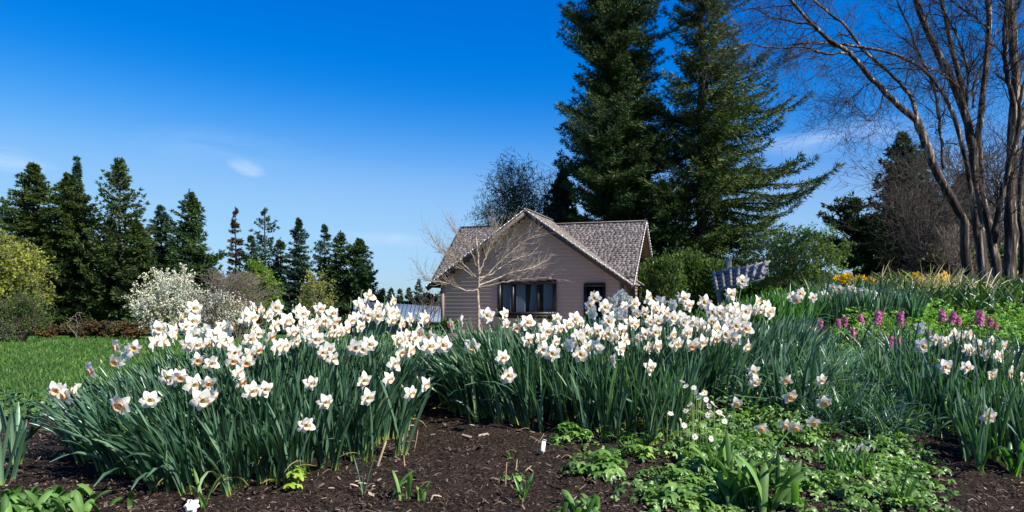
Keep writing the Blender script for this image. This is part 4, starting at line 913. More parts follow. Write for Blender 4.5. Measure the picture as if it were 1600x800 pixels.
MID = [(737,542,28,0,15),(761,493,30,5,10),(788,491,22,50,10),(785,559,26,25,20),(794,587,28,15,15),(706,508,16,-60,10),(722,500,18,-90,10),(824,504,30,15,10),(825,531,26,30,20),(852,512,26,10,10),(846,530,24,30,15),(790,507,20,40,30),(806,512,20,20,40),(855,518,28,15,15),(873,514,18,50,20),(848,546,28,10,20),(863,552,28,0,15),(868,534,18,30,20),
(898,499,28,20,10),(906,506,20,30,10),(925,490,22,150,0),(929,465,22,0,30),(922,477,20,-10,30),(945,480,30,10,10),(916,521,28,20,20),(932,517,26,30,20),(951,502,26,5,10),(950,521,26,15,25),(905,533,28,10,15),(919,544,26,20,10),(907,553,30,5,15),(888,540,18,150,0),(930,543,16,150,0),(965,490,24,160,10),(970,517,26,30,20),(984,506,26,40,10),(980,470,22,160,0),(991,475,22,20,10),(1007,487,18,20,30),(1012,465,24,60,0),(1022,480,28,40,15),(1032,472,22,150,0),(1014,500,18,60,10),(1028,501,22,20,20),(1040,490,24,40,15),(1050,497,24,15,10),(1051,476,18,150,0),(1068,466,24,20,20),(1076,477,22,30,20),
(1008,522,22,10,15),(1024,519,26,20,15),(1013,543,22,60,30),(1026,541,26,40,20),(1050,523,24,50,20),(1055,538,26,40,20),(1068,501,26,20,20),(1072,520,28,30,20),(970,545,24,40,10),(960,562,12,-80,0),(1015,574,26,35,20),(1080,540,24,30,40),(1100,472,26,10,20),(1113,487,28,10,15),(1125,489,26,10,20),(1137,483,20,30,20),(1132,497,18,10,30),(1080,504,22,15,20),(1090,507,28,10,15),(1112,502,22,20,20),(1118,513,24,40,10),(1134,522,30,5,15),(1117,529,28,30,25),(1150,509,30,10,10),(1165,513,28,20,20),(1142,460,22,20,10),(1160,440,22,-5,0),(1150,481,18,60,0),(1165,487,28,10,10),(1155,492,20,10,20),(1180,484,22,30,20),(1183,471,16,50,10),(1202,487,28,30,0),(1160,499,20,20,20),(1096,535,26,30,25),(1166,541,22,50,30),(1060,537,18,20,20),(976,531,18,60,10),(870,498,18,20,10),(960,470,18,140,0),
(1237,464,18,10,10),(1250,459,20,20,10),(1244,468,18,0,40),(1270,465,15,10,10)]
SPR = [(1177,580,22,20,30),(1179,597,24,20,30),(1228,593,22,15,50),(1234,619,26,20,50),(1283,594,22,30,30),(1288,629,26,10,50),(1151,630,22,10,55),(1189,669,22,0,60),(1226,664,18,20,60),(1243,668,22,10,60),(1271,660,24,0,60),(1216,717,20,10,60),(1336,706,16,0,60),(1348,703,18,0,50),(1362,703,18,10,50)]
RIGHT = [(1437,513,22,150,0),(1442,541,26,5,10),(1462,531,20,20,10),(1476,535,22,20,10),(1490,523,22,30,10),(1499,528,18,30,20),(1513,524,20,30,10),(1521,533,18,40,10),(1513,547,22,30,0),(1477,573,26,20,15),(1510,574,22,20,10),(1548,534,16,40,10),(1567,540,18,40,20),(1532,541,16,20,20),(1527,551,18,30,10),(1541,554,18,40,10),(1552,560,20,40,20),(1560,557,16,50,10),(1548,584,14,40,20),(1590,556,14,40,10),(1583,573,16,30,10),(1577,583,14,50,20),(1596,590,12,60,10),(1544,650,28,20,20)]
for lst_, (xa, xb, y0_, y1_), n_ in ((LEFT, (430, 650, 482, 548), 22), (LEFT, (290, 420, 488, 550), 7), (MID, (890, 1190, 468, 528), 24)):
    src = [q for q in lst_ if xa < q[0] < xb and y0_ < q[1] < y1_]
    for q in random.sample(src, min(n_, len(src))): lst_.append((q[0] + random.choice((-1, 1)) * random.randint(8, 15), q[1] + random.randint(-9, 9), max(18, q[2] - 4), q[3] + random.randint(-25, 25), q[4]))
fl = lambda pts: (lambda py: float(np.interp(py, [p[0] for p in pts], [p[1] for p in pts])))
DL = fl([(460, 4.5), (480, 4.3), (520, 3.92), (560, 3.52), (600, 3.2), (625, 3.04), (664, 2.93)])
DM = fl([(440, 5.35), (460, 5.15), (480, 4.9), (500, 4.62), (520, 4.4), (540, 4.08), (560, 3.86), (587, 3.74)])
DR_ = fl([(513, 4.75), (541, 4.35), (575, 4.05), (650, 3.3)])
def clump(lst, DF, cen, lean, where, nm, rowh, leaves=8, group=None, base_fn=None, **kw):
    ys = sorted(lst, key=lambda q: q[1]); rows = []
    nr = math.ceil(len(ys) / 13); rows = [list(r_) for r_ in np.array_split(np.array(ys), nr)]
    for ri_, row in enumerate(rows):
        row.sort(key=lambda q: q[0])
        for k, (px, py, wd, yaw, pit) in enumerate(row):
            d = DF(py) + random.uniform(-.06, .06); P = at(px, py, d)
            if base_fn: b = base_fn(px, py, P)
            else:
                b = P[:2] + (np.array(cen) - P[:2]) * lean + rng.normal(0, .03, 2)
            B = np.array([b[0], b[1], g(b[0], b[1])])
            deep = abs(yaw + 50) < 25 or pit >= 40
            face = 'seen from behind' if abs(yaw) > 100 else ('facing left' if yaw < -25 else ('nodding' if pit >= 40 else ('facing right' if yaw > 45 else 'facing forward')))
            rn = ROWN[ri_] if ri_ < len(rows) - 1 or len(rows) == 1 else 'bottom'
            lab = f"white daffodil {face}, {ORD[k] if len(row) > 1 else 'only one'} from left in {rn} row, {nm}" if len(row) > 1 else f"white daffodil {face}, alone in {rn} row, {nm}"
            out = (b - np.array(cen)) * .3
            sz = float(np.clip(wd * d / F / .095, .78, 1.14))
            if abs(yaw) > 45: sz = max(sz, .92)
            daffodil(P, yaw, pit, B, lab, group, sz, leaves, trp=TRD if deep else TRP, per=PERH if wd < 17 and random.random() < .3 else PER, out=out, **kw)
GD = 'white daffodils in flower'
clump(LEFT, DL, (-1.25, 4.0), .26, 'l', 'clump beside the lawn', 17, group=GD)
clump(MID, DM, (.75, 4.7), .16, 'm', 'clump before the cottage', 17, group=GD)
cs = np.array([1.62, 4.28])
clump(SPR, lambda py: float(np.interp(py, [580, 630, 670, 717], [4.0, 3.8, 3.66, 3.45])), (1.62, 4.28), 0, 's', 'sprawling clump', 16, leaves=3, group=GD, base_fn=lambda px, py, P: cs + (P[:2] - cs) * .3 + rng.normal(0, .05, 2), up1=.9)
clump(RIGHT, DR_, (2.55, 4.25), .12, 'r', 'clump below the hyacinths', 17, group=GD)

# ---- leaf masses between the flowering stems
def poly_pts(poly, n):
    P = np.array(poly); lo_, hi_ = P.min(0), P.max(0); outp = []
    while len(outp) < n:
        q = rng.uniform(lo_, hi_, (n * 2, 2)); ins = np.zeros(len(q), bool)
        for (x1, y1), (x2, y2) in zip(P, np.roll(P, -1, 0)):
            c_ = ((y1 > q[:, 1]) != (y2 > q[:, 1])) & (q[:, 0] < (x2 - x1) * (q[:, 1] - y1) / (y2 - y1 + 1e-12) + x1); ins ^= c_
        outp += list(q[ins])
    return np.array(outp[:n])
GLOSS = 1
def mass(name, label, poly, n, cen, L=(.3, .46), lw=.0132, mat='daff_leaf', out=.4, base=.12, flop=.05, bulb=7, twist=.9, l0k=.45, cat='foliage', wind=(0, 0), n_=7):
    mb = MB(); pts = poly_pts(poly, max(1, n // bulb))
    for q in pts:
        z = g(q[0], q[1]); o = (q - np.array(cen)) * out
        for _ in range(bulb):
            az = random.uniform(0, 6.283); v = np.array([math.cos(az), math.sin(az)]) * (base + abs(random.gauss(0, base))) + o + wind
            az = math.atan2(v[1], v[0]); m = float(np.hypot(*v))
            blade(mb, [q[0] + random.gauss(0, .013), q[1] + random.gauss(0, .013), z - .01], az, min(1.0, m * l0k + abs(random.gauss(0, .06))), min(1.9, m * 1.6) + (random.random() < flop) * random.uniform(.6, 1.6), random.uniform(*L), lw * random.uniform(.7, 1.2), tw=random.gauss(0, twist), side=random.gauss(0, .35), n=n_)
    return tag(mb.build(name, M[mat], None, True), label, cat, kind='stuff')
PLY_L = [(-1.85, 3.45), (-1.5, 3.0), (-1.15, 2.98), (-.9, 3.12), (-.74, 3.35), (-.62, 3.6), (-.55, 4.0), (-.55, 4.5), (-1.0, 4.75), (-1.7, 4.7), (-2.05, 4.3), (-2.1, 3.8)]
mass('daffodil_foliage', 'dense blue-green daffodil leaves of the clump beside the lawn', PLY_L, 2500, (-1.15, 3.95), L=(.24, .39), out=.5)
mass('daffodil_foliage', 'low daffodil leaves fanning out towards the lawn', [(-1.95, 3.35), (-1.55, 3.05), (-1.35, 3.1), (-1.6, 3.9), (-2.1, 4.2), (-2.2, 3.8)], 420, (-1.2, 3.8), L=(.28, .42), out=.75, l0k=.5)
PLY_M = [(-.4, 4.2), (-.2, 3.95), (.05, 3.88), (.3, 3.85), (.55, 3.7), (.76, 3.55), (.84, 3.7), (.98, 4.1), (1.35, 4.4), (1.9, 4.7), (2.1, 5.3), (1.3, 5.45), (.4, 5.2), (-.2, 4.9), (-.45, 4.6)]
mass('daffodil_foliage', 'dense blue-green daffodil leaves of the clump before the cottage', PLY_M, 3400, (.8, 4.7), L=(.28, .43), out=.3)
mass('daffodil_foliage', 'splayed daffodil leaves on the open side of the middle clump', [(-.45, 4.5), (-.3, 4.0), (0, 3.9), (0, 4.4), (-.3, 4.8)], 300, (.4, 4.5), L=(.34, .5), out=.8)
mass('daffodil_foliage', 'broad flattened daffodil leaves flopping around the sprawling flowers', [(1.3, 4.1), (1.6, 4.0), (1.9, 4.15), (2.0, 4.6), (1.5, 4.7), (1.25, 4.4)], 360, (1.6, 4.35), L=(.2, .36), out=1.6, base=.35, flop=.2, mat='daff_leaf')
mass('bulb_foliage', 'thin grey-green drooping leaves right of the sprawling flowers', [(1.75, 4.3), (2.1, 4.1), (2.3, 4.5), (2.2, 5.1), (1.8, 5.0)], 1300, (1.8, 4.8), L=(.18, .34), lw=.0075, out=.6, base=.35, flop=.35, mat='blue_strap', wind=(.45, -.2))
mass('bulb_foliage', 'short leaves filling the hollow between sprawling and last clumps', [(1.55, 3.9), (1.9, 3.62), (2.25, 3.8), (2.2, 4.3), (1.7, 4.3)], 650, (1.9, 4.3), L=(.12, .26), lw=.009, out=.5, base=.35, flop=.2, mat='daff_leaf')
mass('daffodil_foliage', 'upright daffodil leaves of the clump below the hyacinths', [(2.1, 4.0), (2.35, 3.75), (2.75, 3.8), (3.0, 4.3), (3.0, 4.8), (2.4, 4.8), (2.15, 4.5)], 900, (2.6, 4.3), L=(.22, .36), out=.25)
mass('daffodil_foliage', 'daffodil leaves around the lowest flower of the clump below the hyacinths', [(2.05, 3.3), (2.15, 3.2), (2.35, 3.25), (2.6, 3.35), (2.6, 3.7), (2.2, 3.6)], 220, (2.3, 3.5), L=(.2, .34), out=.5)
mass('grassy_foliage', 'yellow-green grassy leaves behind the lowest daffodils', [(2.5, 3.9), (3.0, 3.7), (3.2, 4.2), (2.7, 4.2)], 900, (2.8, 4), L=(.2, .34), lw=.005, mat='green_leaf', base=.15, n_=5)
mass('daffodil_foliage', 'tall yellow-green leaves rising behind the middle daffodils', [(1.35, 5.7), (2.3, 5.7), (2.5, 6.3), (1.6, 6.3)], 1300, (1.9, 5.6), L=(.34, .5), mat='green_leaf', lw=.014, out=.3, base=.14)
mass('daffodil_foliage', 'upright daffodil leaves around the distant pure white flowers', [(2.7, 6.5), (3.5, 6.3), (3.8, 7.2), (2.9, 7.2)], 1000, (3.2, 6.7), L=(.24, .36), out=.2, base=.12)
mass('daylily_foliage', 'dark arching strap leaves at the feet of the peeling stems', [(3.9, 7.0), (5.2, 6.4), (6.4, 7.0), (7.0, 8.5), (7.0, 9.9), (5.2, 9.8), (4.1, 8.6)], 3600, (5, 8), L=(.2, .4), lw=.022, mat='dark_strap', base=.4, flop=.2, out=.02, n_=6)
mass('daylily_foliage', 'dark leaves and dead straw behind the pure white flowers', [(3.3, 7.6), (4.2, 7.4), (4.4, 8.8), (3.4, 8.8)], 700, (3.8, 8), L=(.25, .45), lw=.012, mat='dark_strap', base=.35, flop=.2, out=.05, n_=6)
M['straw'] = strapmat('dead straw', (.32, .25, .16), (.45, .38, .27), (.3, .25, .15), .7, .2)
mass('dead_grass', 'pale dead straw arching over the dark strap leaves', [(4.3, 8.2), (5.3, 8.0), (5.6, 9.3), (4.4, 9.3)], 420, (4.9, 8.6), L=(.35, .6), lw=.009, mat='straw', base=.5, flop=.3, out=.1, wind=(-.15, 0))
mass('bulb_foliage', 'scattered thin green leaves along the middle of the bank', [(2.0, 4.9), (3.4, 4.7), (4.0, 5.2), (3.0, 5.6), (2.2, 5.6)], 900, (2.8, 5.1), L=(.16, .32), lw=.009, mat='daff_leaf', base=.35, flop=.1, out=.05, n_=5)
M['dead_leaf'] = strapmat('withered daffodil leaf', (.22, .16, .07), (.34, .28, .12), (.3, .25, .12), .7, .2)
for nm_, pl_, n_q, lb_ in (('l', PLY_L, 70, 'yellowed withered leaves at the foot of the clump beside the lawn'), ('m', PLY_M, 110, 'yellowed withered leaves in the clump before the cottage')):
    mass('withered_foliage', lb_, pl_, n_q, np.mean(pl_, 0), L=(.15, .3), lw=.008, mat='dead_leaf', base=.6, flop=.5, bulb=1)
# ---- ferny and leafy ground cover
def lobed(mb, c, nrm, rad, az, lobes=5, cut=.42, c0=.5):
    nrm = unit(nrm); ref = np.array([math.cos(az), math.sin(az), 0.0]); e1 = unit(ref - nrm * ref.dot(nrm)); e2 = np.cross(nrm, e1)
    n = lobes * 6; th = np.linspace(.35, 2 * np.pi - .35, n)
    rr_ = rad * (1 - cut * .5 + cut * .5 * np.cos(lobes * (th - np.pi)) + .07 * np.cos(lobes * 3 * th)) * (.72 + .28 * np.cos(th - np.pi) ** 2)
    P = c + (np.cos(th - np.pi) * rr_)[:, None] * e1 + (np.sin(th - np.pi) * rr_)[:, None] * e2 - nrm * (rr_ ** 2 / rad * .25 * (1 + .8 * np.cos(lobes * (th - np.pi))))[:, None]
    V = np.concatenate([[c + nrm * .1 * rad], P]); mb.add(V, [[0, k + 1, k + 2] for k in range(n - 1)], (c0, c0, c0))
def lobed_plant(name, label, px, py, rad_, nl, lr, mat, cat='plant', group=None, h=.08, lobes=5, cut=.42, d=None):
    p = hit(px, py); root = thing(name, label, cat, (p[0], p[1], g(p[0], p[1])), group); mb = MB(); st = MB()
    for k in range(nl):
        a = random.uniform(0, 6.283); r_ = rad_ * math.sqrt(random.random()); x, y = p[0] + r_ * math.cos(a), p[1] + r_ * math.sin(a) * .8
        z = g(x, y) + h * random.uniform(.3, 1.1) * (1.15 - .7 * r_ / rad_); c = np.array([x, y, z])
        nr = np.array([math.cos(a) * r_ / rad_ * .5, math.sin(a) * r_ / rad_ * .5, 1]) + rng.normal(0, .3, 3)
        lobed(mb, c, nr, lr * random.uniform(.6, 1.15), a + random.gauss(0, .6), lobes, cut)
        st.tube([[p[0] + (x - p[0]) * .3, p[1] + (y - p[1]) * .3, g(p[0], p[1])], [(x + p[0]) / 2, (y + p[1]) / 2, z * .6 + g(p[0], p[1]) * .4], c], .0016, 4)
    mb.build('leaves', M[mat], root); st.build('stalks', M['greenstalk'], root)
    return root
M['greenstalk'] = solid('green stalk', (.12, .2, .05), .6)
M['geranium'] = leafmat('lobed light green leaves', (.055, .13, .025), (.10, .20, .045), (.19, .31, .09), .4, .45, .25, 9)
M['lime'] = leafmat('lime leaves', (.2, .33, .04), (.26, .38, .05), (.33, .42, .07), .5, .3, .35)
M['fern'] = leafmat('bright ferny leaves', (.07, .20, .02), (.12, .28, .03), (.2, .34, .05), .5, .3, .3, 3)
M['hell'] = leafmat('dull green leaves', (.03, .08, .03), (.055, .12, .045), (.10, .17, .06), .45, .4, .2, 6)
GG = 'lobed-leaf plants at the front of the bed'
for (px, py, rd, nl, lr, lb) in [(890, 690, .12, 34, .04, 'light green lobed-leaf plant beside the white plant label'), (930, 740, .15, 60, .042, 'largest light green lobed-leaf plant in front of the middle clump'), (985, 715, .13, 44, .035, 'lobed-leaf plant between the largest one and the white anemones'),
    (1040, 760, .13, 44, .032, 'small-leaved plant just left of the broad strap-leaved clump'), (1060, 795, .13, 36, .045, 'lobed-leaf plant at the bottom edge left of the broad strap leaves')]:
    lobed_plant('lobed_leaf_plant', lb, px, py, rd, nl, lr, 'geranium', group=GG, h=.09)
def cover(name, label, poly, n, mat, rad=(.012, .03), h=(.01, .07), lobes=3, cut=.35):
    mb = MB()
    for q in poly_pts(poly, n):
        x, y = q + rng.normal(0, .035 + .05 * (n < 5000), 2)
        if math.sin(x * 11 + 2 * math.sin(y * 9)) * math.sin(y * 13 + x * 4) < -.18 + random.gauss(0, .25): continue
        k = .5 + .5 * math.sin(x * 7 + 1.7 * math.sin(y * 6)); z = g(x, y) + random.uniform(h[0], h[1] * (.4 + .6 * k))
        lobed(mb, np.array([x, y, z]), rng.normal(0, .5, 3) + [0, -.2, 1], random.uniform(*rad), random.uniform(0, 6.28), lobes, cut)
    return tag(mb.build(name, M[mat], None), label, 'ground cover', kind='stuff')
def pp(l): return [tuple(hit(a, b)[:2]) for a, b in l]
cover('ground_cover', 'light green lobed ground cover spreading under the sprawling daffodils', pp([(1060, 690), (1130, 640), (1260, 665), (1330, 700), (1250, 720), (1200, 705), (1150, 745), (1080, 750)]), 2300, 'geranium', (.012, .034), (.01, .1), 5)
cover('ground_cover', 'pale green ground cover filling the bottom of the bed', pp([(1000, 799), (1120, 720), (1200, 765), (1250, 740), (1330, 750), (1385, 690), (1440, 740), (1430, 799)]), 3000, 'geranium', (.01, .03), (.01, .06), 5)
cover('ground_cover', 'sparse light green leaves around the dark strap-leaved tuft', pp([(1300, 690), (1380, 690), (1400, 745), (1300, 760)]), 330, 'geranium', (.016, .036), (.01, .05), 5)
cover('ground_cover', 'low green leaves behind the lobed-leaf plants', pp([(900, 690), (1060, 650), (1110, 660), (1060, 720), (960, 720)]), 600, 'geranium', (.01, .024), (.0, .05), 5)
cover('ferny_ground_cover', 'bright green ferny cover around the pink hyacinths', [(2.25, 5.1), (3.6, 4.9), (4.6, 5.6), (4.9, 6.6), (4.2, 7.4), (3.4, 6.9), (2.6, 6.0)], 9000, 'fern', (.012, .03), (.02, .22), 5, .6)
cover('ferny_ground_cover', 'bright green low leaves between middle clump and hyacinths', [(2.0, 4.9), (2.6, 4.8), (3.0, 5.6), (2.5, 5.9), (2.1, 5.6)], 2200, 'fern', (.01, .024), (.01, .12), 5, .5)
cover('ground_cover', 'dull green low cover at the bank beside the last daffodils', [(2.9, 4.0), (3.6, 4.4), (5.0, 5.6), (5.2, 6.2), (4.4, 5.6), (3.2, 4.8)], 3200, 'hell', (.008, .02), (.0, .06), 3, .3)
lobed_plant('lime_leaved_shrub', 'yellow-green low shrub in the gap between the two big daffodil clumps', 692, 600, .2, 200, .026, 'lime', 'shrub', h=.28, lobes=3)
lobed_plant('lime_leaved_seedling', 'single yellow-green seedling against the front of the left clump', 462, 768, .05, 12, .036, 'lime', h=.1)
for (px, py, rd, nl, h_, lb) in [(40, 655, .28, 150, .2, 'leathery dark-leaved plant by the stone edging'), (150, 650, .25, 120, .2, 'leathery dark-leaved plant behind the lawn side of the left clump'), (8, 640, .2, 70, .22, 'leathery dark-leaved plant at the photo edge')]:
    lobed_plant('leathery_plant', lb, px, py, rd, nl, .034, 'hell', h=h_, lobes=3, cut=.3, group='leathery plants beside the lawn edge')
lobed_plant('small_seedling', 'small round-leaved seedling beside twigs in open mulch', 803, 752, .05, 9, .02, 'geranium', h=.06, lobes=3, cut=.2)
lobed_plant('small_seedling', 'tiny seedling with upright leaf above the round-leaved one', 792, 722, .02, 4, .016, 'fern', h=.05, lobes=3, cut=.2)

def tuft(name, label, px, py, n, L, lw, mat, base=.4, cat='plant', group=None, l1=1.4, flop=.1, spread=.02, az0=None, n_=8, tipf=.8):
    p = hit(px, py); root = thing(name, label, cat, (p[0], p[1], g(p[0], p[1])), group); mb = MB()
    for k in range(n):
        az = k * 2.4 + random.uniform(-.4, .4); b = [p[0] + random.gauss(0, spread), p[1] + random.gauss(0, spread), g(p[0], p[1]) - .01]
        blade(mb, b, az, random.uniform(.05, base), random.uniform(.4, 1) * l1 + (random.random() < flop) * .9, random.uniform(*L), lw * random.uniform(.75, 1.2), tw=random.gauss(0, .3), vee=.35, n=n_, tipf=tipf)
    mb.build('leaves', M[mat], root, True); return root
M['broad'] = strapmat('broad fresh leaves', (.045, .11, .02), (.10, .19, .045), (.3, .36, .13), .55, .3, .25)
tuft('bulb_plant', 'broad pale strap-leaved clump at the bottom of the bed', 1160, 790, 26, (.14, .26), .028, 'broad', spread=.05, l1=1.1)
tuft('bulb_plant', 'upright broad leaves behind the broad pale clump', 1130, 752, 10, (.16, .24), .026, 'broad', spread=.03, l1=.5)
tuft('bulb_plant', 'broad leaves leaning over the bottom edge near the pale clump', 1205, 798, 14, (.16, .26), .03, 'broad', spread=.04, l1=1.5)
tuft('bulb_plant', 'dark narrow-leaved tuft among pale ground cover', 1318, 745, 44, (.10, .17), .011, 'green_leaf', spread=.06, l1=.8)
tuft('bulb_plant', 'small tuft with red-tinged leaves at the bottom edge', 1412, 795, 12, (.10, .16), .012, 'broad', spread=.02, l1=1.2)
tuft('bulb_plant', 'small rosette of strap leaves below the round seedling', 818, 785, 8, (.08, .13), .013, 'green_leaf', spread=.006, l1=1.3)
tuft('tulip_plant', 'bent-leaved sprout with a drooping tip in open mulch', 618, 786, 4, (.13, .17), .016, 'broad', spread=.02, l1=1.9)
tuft('tulip_plant', 'short broad-leaved sprout next to the bent-leaved one', 660, 786, 8, (.06, .1), .018, 'hell_strap' if 'hell_strap' in M else 'broad', spread=.01, l1=1.2)
tuft('bulb_plant', 'thin two-leaved sprout near the left clump', 566, 775, 3, (.14, .2), .007, 'daff_leaf', spread=.008, l1=.5)
tuft('bulb_plant', 'long pale leaf arching at the bottom edge below the left clump', 322, 799, 4, (.14, .2), .012, 'broad', spread=.01, l1=1.3)
tuft('rosette_plant', 'toothed light green rosette in the bottom corner', 40, 805, 50, (.07, .13), .03, 'broad', spread=.09, l1=1.5)
tuft('rosette_plant', 'toothed light green rosette next to the corner one', 95, 803, 34, (.06, .11), .026, 'broad', spread=.07, l1=1.5)
tuft('rosette_plant', 'low pale rosette cut by the bottom edge left of the seedling', 900, 812, 16, (.07, .12), .024, 'broad', spread=.06, l1=1.3)
tuft('bulb_plant', 'tall blue-green strap leaves beside the corner rosettes', 24, 728, 9, (.26, .36), .022, 'daff_leaf', spread=.012, l1=.42)
tuft('bulb_plant', 'tall strap leaves cut by the photo edge', 2, 760, 8, (.26, .36), .024, 'daff_leaf', spread=.015, l1=.4)
tuft('bulb_plant', 'dark leaves at the right bottom corner', 1592, 745, 12, (.1, .2), .02, 'green_leaf', spread=.03, l1=.9)
tuft('bulb_plant', 'tuft of grassy leaves at the photo edge beside the last daffodil', 1585, 715, 22, (.26, .4), .012, 'daff_leaf', spread=.05, l1=.5)

# ---- pink hyacinths
def hyac(k):
    r_ = np.random.default_rng(80 + k); mb = MB()
    for q in range(40):
        t = (q + r_.uniform(-2, 2)) / 40; a = q * 2.4; zz = .045 + t * .085; rr_ = .016 * (1 - .35 * t) * r_.uniform(.6, 1.5)
        c = np.array([math.cos(a) * rr_, math.sin(a) * rr_, zz]); o = unit(np.array([math.cos(a), math.sin(a), .15])); e1 = unit(np.cross(o, [0, 0, 1])); e2 = np.cross(o, e1)
        for m in range(6):
            b = m * 1.047 + q; dr = e1 * math.cos(b) + e2 * math.sin(b); sd = np.cross(o, dr); L = .0115
            mb.add([c, c + dr * L * .6 + sd * .0028 + o * .004, c + dr * L + o * .002, c + dr * L * .6 - sd * .0028 + o * .004], [[0, 1, 2, 3]])
        mb.tube([c - o * .008, c], .002, 4)
    return mb
HY_ = [proto(hyac(k), 'hyacinth florets', M['hyacinth'], False) for k in range(3)]
HL = ['pink hyacinth nearest the middle daffodils', 'pink hyacinth leaning by the first one', 'tall pink hyacinth completing the first trio', 'small pink hyacinth left of the dark hollow', 'pink hyacinth above the dark hollow', 'lower pink hyacinth in the dark hollow', 'pale pink hyacinth left of the stout one', 'stout pink hyacinth against bright ferny leaves', 'pink hyacinth with dark shade beside it, centre of the ferny patch', 'pink hyacinth just above the last daffodil clump', 'second pink hyacinth above the last daffodil clump', 'pink hyacinth left in the pair behind the last clump', 'pink hyacinth right in the pair behind the last clump', 'short pink hyacinth after that pair', 'tallest single pink hyacinth near the photo edge', 'faded pink hyacinth beside the tallest one', 'pink hyacinth half hidden by white petals', 'faded pink hyacinth low at the dark leaves']
for lb, (px, py, sz) in zip(HL, [(1262, 511, 1), (1271, 515, 1), (1280, 506, 1.1), (1310, 503, .8), (1319, 500, .8), (1334, 519, 1.0), (1348, 497, .9), (1367, 495, 1.25), (1406, 497, 1.25), (1390, 535, 1), (1400, 536, 1.1), (1474, 491, 1.05), (1484, 494, 1.1), (1497, 500, .8), (1531, 496, 1.35), (1545, 502, .9), (1452, 522, .9), (1555, 508, .7)]):
    d = 5.75 if py < 510 else (5.45 if py < 525 else 5.1)
    P = at(px, py + 2, d); z = g(P[0], P[1]); top = P[2] - .085 * sz
    root = thing('hyacinth', lb, 'hyacinth', (P[0], P[1], z), 'pink hyacinths'); mb = MB(); mb.tube([[P[0], P[1], z], [P[0], P[1], max(z + .02, top + .12 * sz)]], [.005, .003], 6); mb.build('stem', M['greenstalk'], root)
    fo = bpy.data.objects.new('florets', random.choice(HY_)); COL.objects.link(fo); fo.parent = root; fo.location = (0, 0, max(0, top - z)); fo.scale = (sz * 1.25, sz * 1.25, sz * 1.0); fo.rotation_euler = (random.gauss(0, .12), random.gauss(0, .12), random.uniform(0, 6))
    mb = MB()
    for k in range(5): blade(mb, [P[0], P[1], z - .01], k * 1.26, .1, random.uniform(.4, .9), random.uniform(.12, .2), .018, n=6)
    mb.build('leaves', M['green_leaf'], root, True)
# ---- white anemones
def anem(k):
    mb = MB(); r_ = np.random.default_rng(k)
    for q in range(12):
        a = q * .5236; dr = np.array([math.cos(a), math.sin(a), .12 + r_.normal(0, .1)]); sd = np.array([-math.sin(a), math.cos(a), 0]); L = .015 + r_.random() * .003
        mb.add([dr * .002, dr * L * .6 + sd * .0028, dr * L, dr * L * .6 - sd * .0028], [[0, 1, 2, 3]])
    return mb
AN = [proto(anem(k), 'anemone petals', M['petal'], False) for k in range(3)]
m_ = MB(); th = np.linspace(0, 2 * np.pi, 9)[:-1]; m_.add(np.concatenate([[[0, 0, .005]], np.stack([.0038 * np.cos(th), .0038 * np.sin(th), .002 + 0 * th], -1)]), [[0, k + 1, (k + 1) % 8 + 1] for k in range(8)]); ANC = proto(m_, 'anemone eye', M['ypetal'], False)
apos = [(1066, 604), (1072, 607), (1084, 609), (1087, 614), (1092, 618), (1097, 621), (1101, 616), (1103, 624), (1108, 630), (1113, 633), (1118, 637), (1124, 645), (1129, 652), (1132, 660), (1072, 640), (1078, 636), (1080, 630), (1063, 657), (1106, 650), (1112, 653), (1048, 640), (1086, 686), (1111, 686), (1069, 660)]
for k, (px, py) in enumerate(apos):
    d = 3.36 + (690 - py) * .0013; P = at(px, py, d); z = g(P[0], P[1]); P[2] = max(P[2], z + .05)
    root = thing('anemone', f"white daisy-like anemone, {ORD[k]} along the trail running down between the daffodils" if k < 14 else f"stray white anemone, {ORD[k - 14]} of those scattered below the trail of anemones", 'anemone', (P[0], P[1], z), 'white anemones')
    mb = MB(); P = P + [random.gauss(0, .012), random.gauss(0, .02), random.gauss(0, .012)]; P[2] = max(P[2], z + .04); mb.tube([[P[0], P[1], z], P - [0, 0, .001]], .001, 4); mb.build('stem', M['greenstalk'], root)
    fo = bpy.data.objects.new('flower', random.choice(AN)); COL.objects.link(fo); fo.parent = root; fo.location = (0, 0, P[2] - z); fo.rotation_euler = (R(random.uniform(5, 80)), random.gauss(0, .45), random.gauss(0.4, .7))
    eo = bpy.data.objects.new('eye', ANC); COL.objects.link(eo); eo.parent = fo
# ---- pure white and yellow daffodils further back
for k, (px, py) in enumerate([(1288, 461), (1295, 464), (1302, 450), (1307, 456), (1312, 452), (1327, 457), (1331, 452), (1347, 456), (1352, 458), (1363, 461), (1368, 466), (1373, 462)]):
    P = at(px, py, 6.7 + random.random() * .3); B = [P[0], P[1] + random.gauss(0, .04), 0]; B[2] = g(B[0], B[1])
    daffodil(P, random.uniform(-40, 60), 10, B, f"pure white daffodil, {ORD[k]} from left in the distant clump near the yellow ones", 'pure white daffodils', 1.0, 4)
ya = [(1306, 434), (1318, 433), (1326, 431), (1316, 440), (1341, 435), (1347, 434), (1352, 439), (1357, 442), (1361, 438), (1362, 447), (1326, 446), (1332, 441), (1337, 441)]
yb_ = [(1424, 442), (1431, 430), (1440, 436), (1447, 449), (1452, 445), (1458, 437), (1462, 441), (1470, 433), (1476, 429), (1481, 434), (1475, 440), (1487, 437), (1443, 453), (1500, 449), (1466, 447), (1492, 445)]
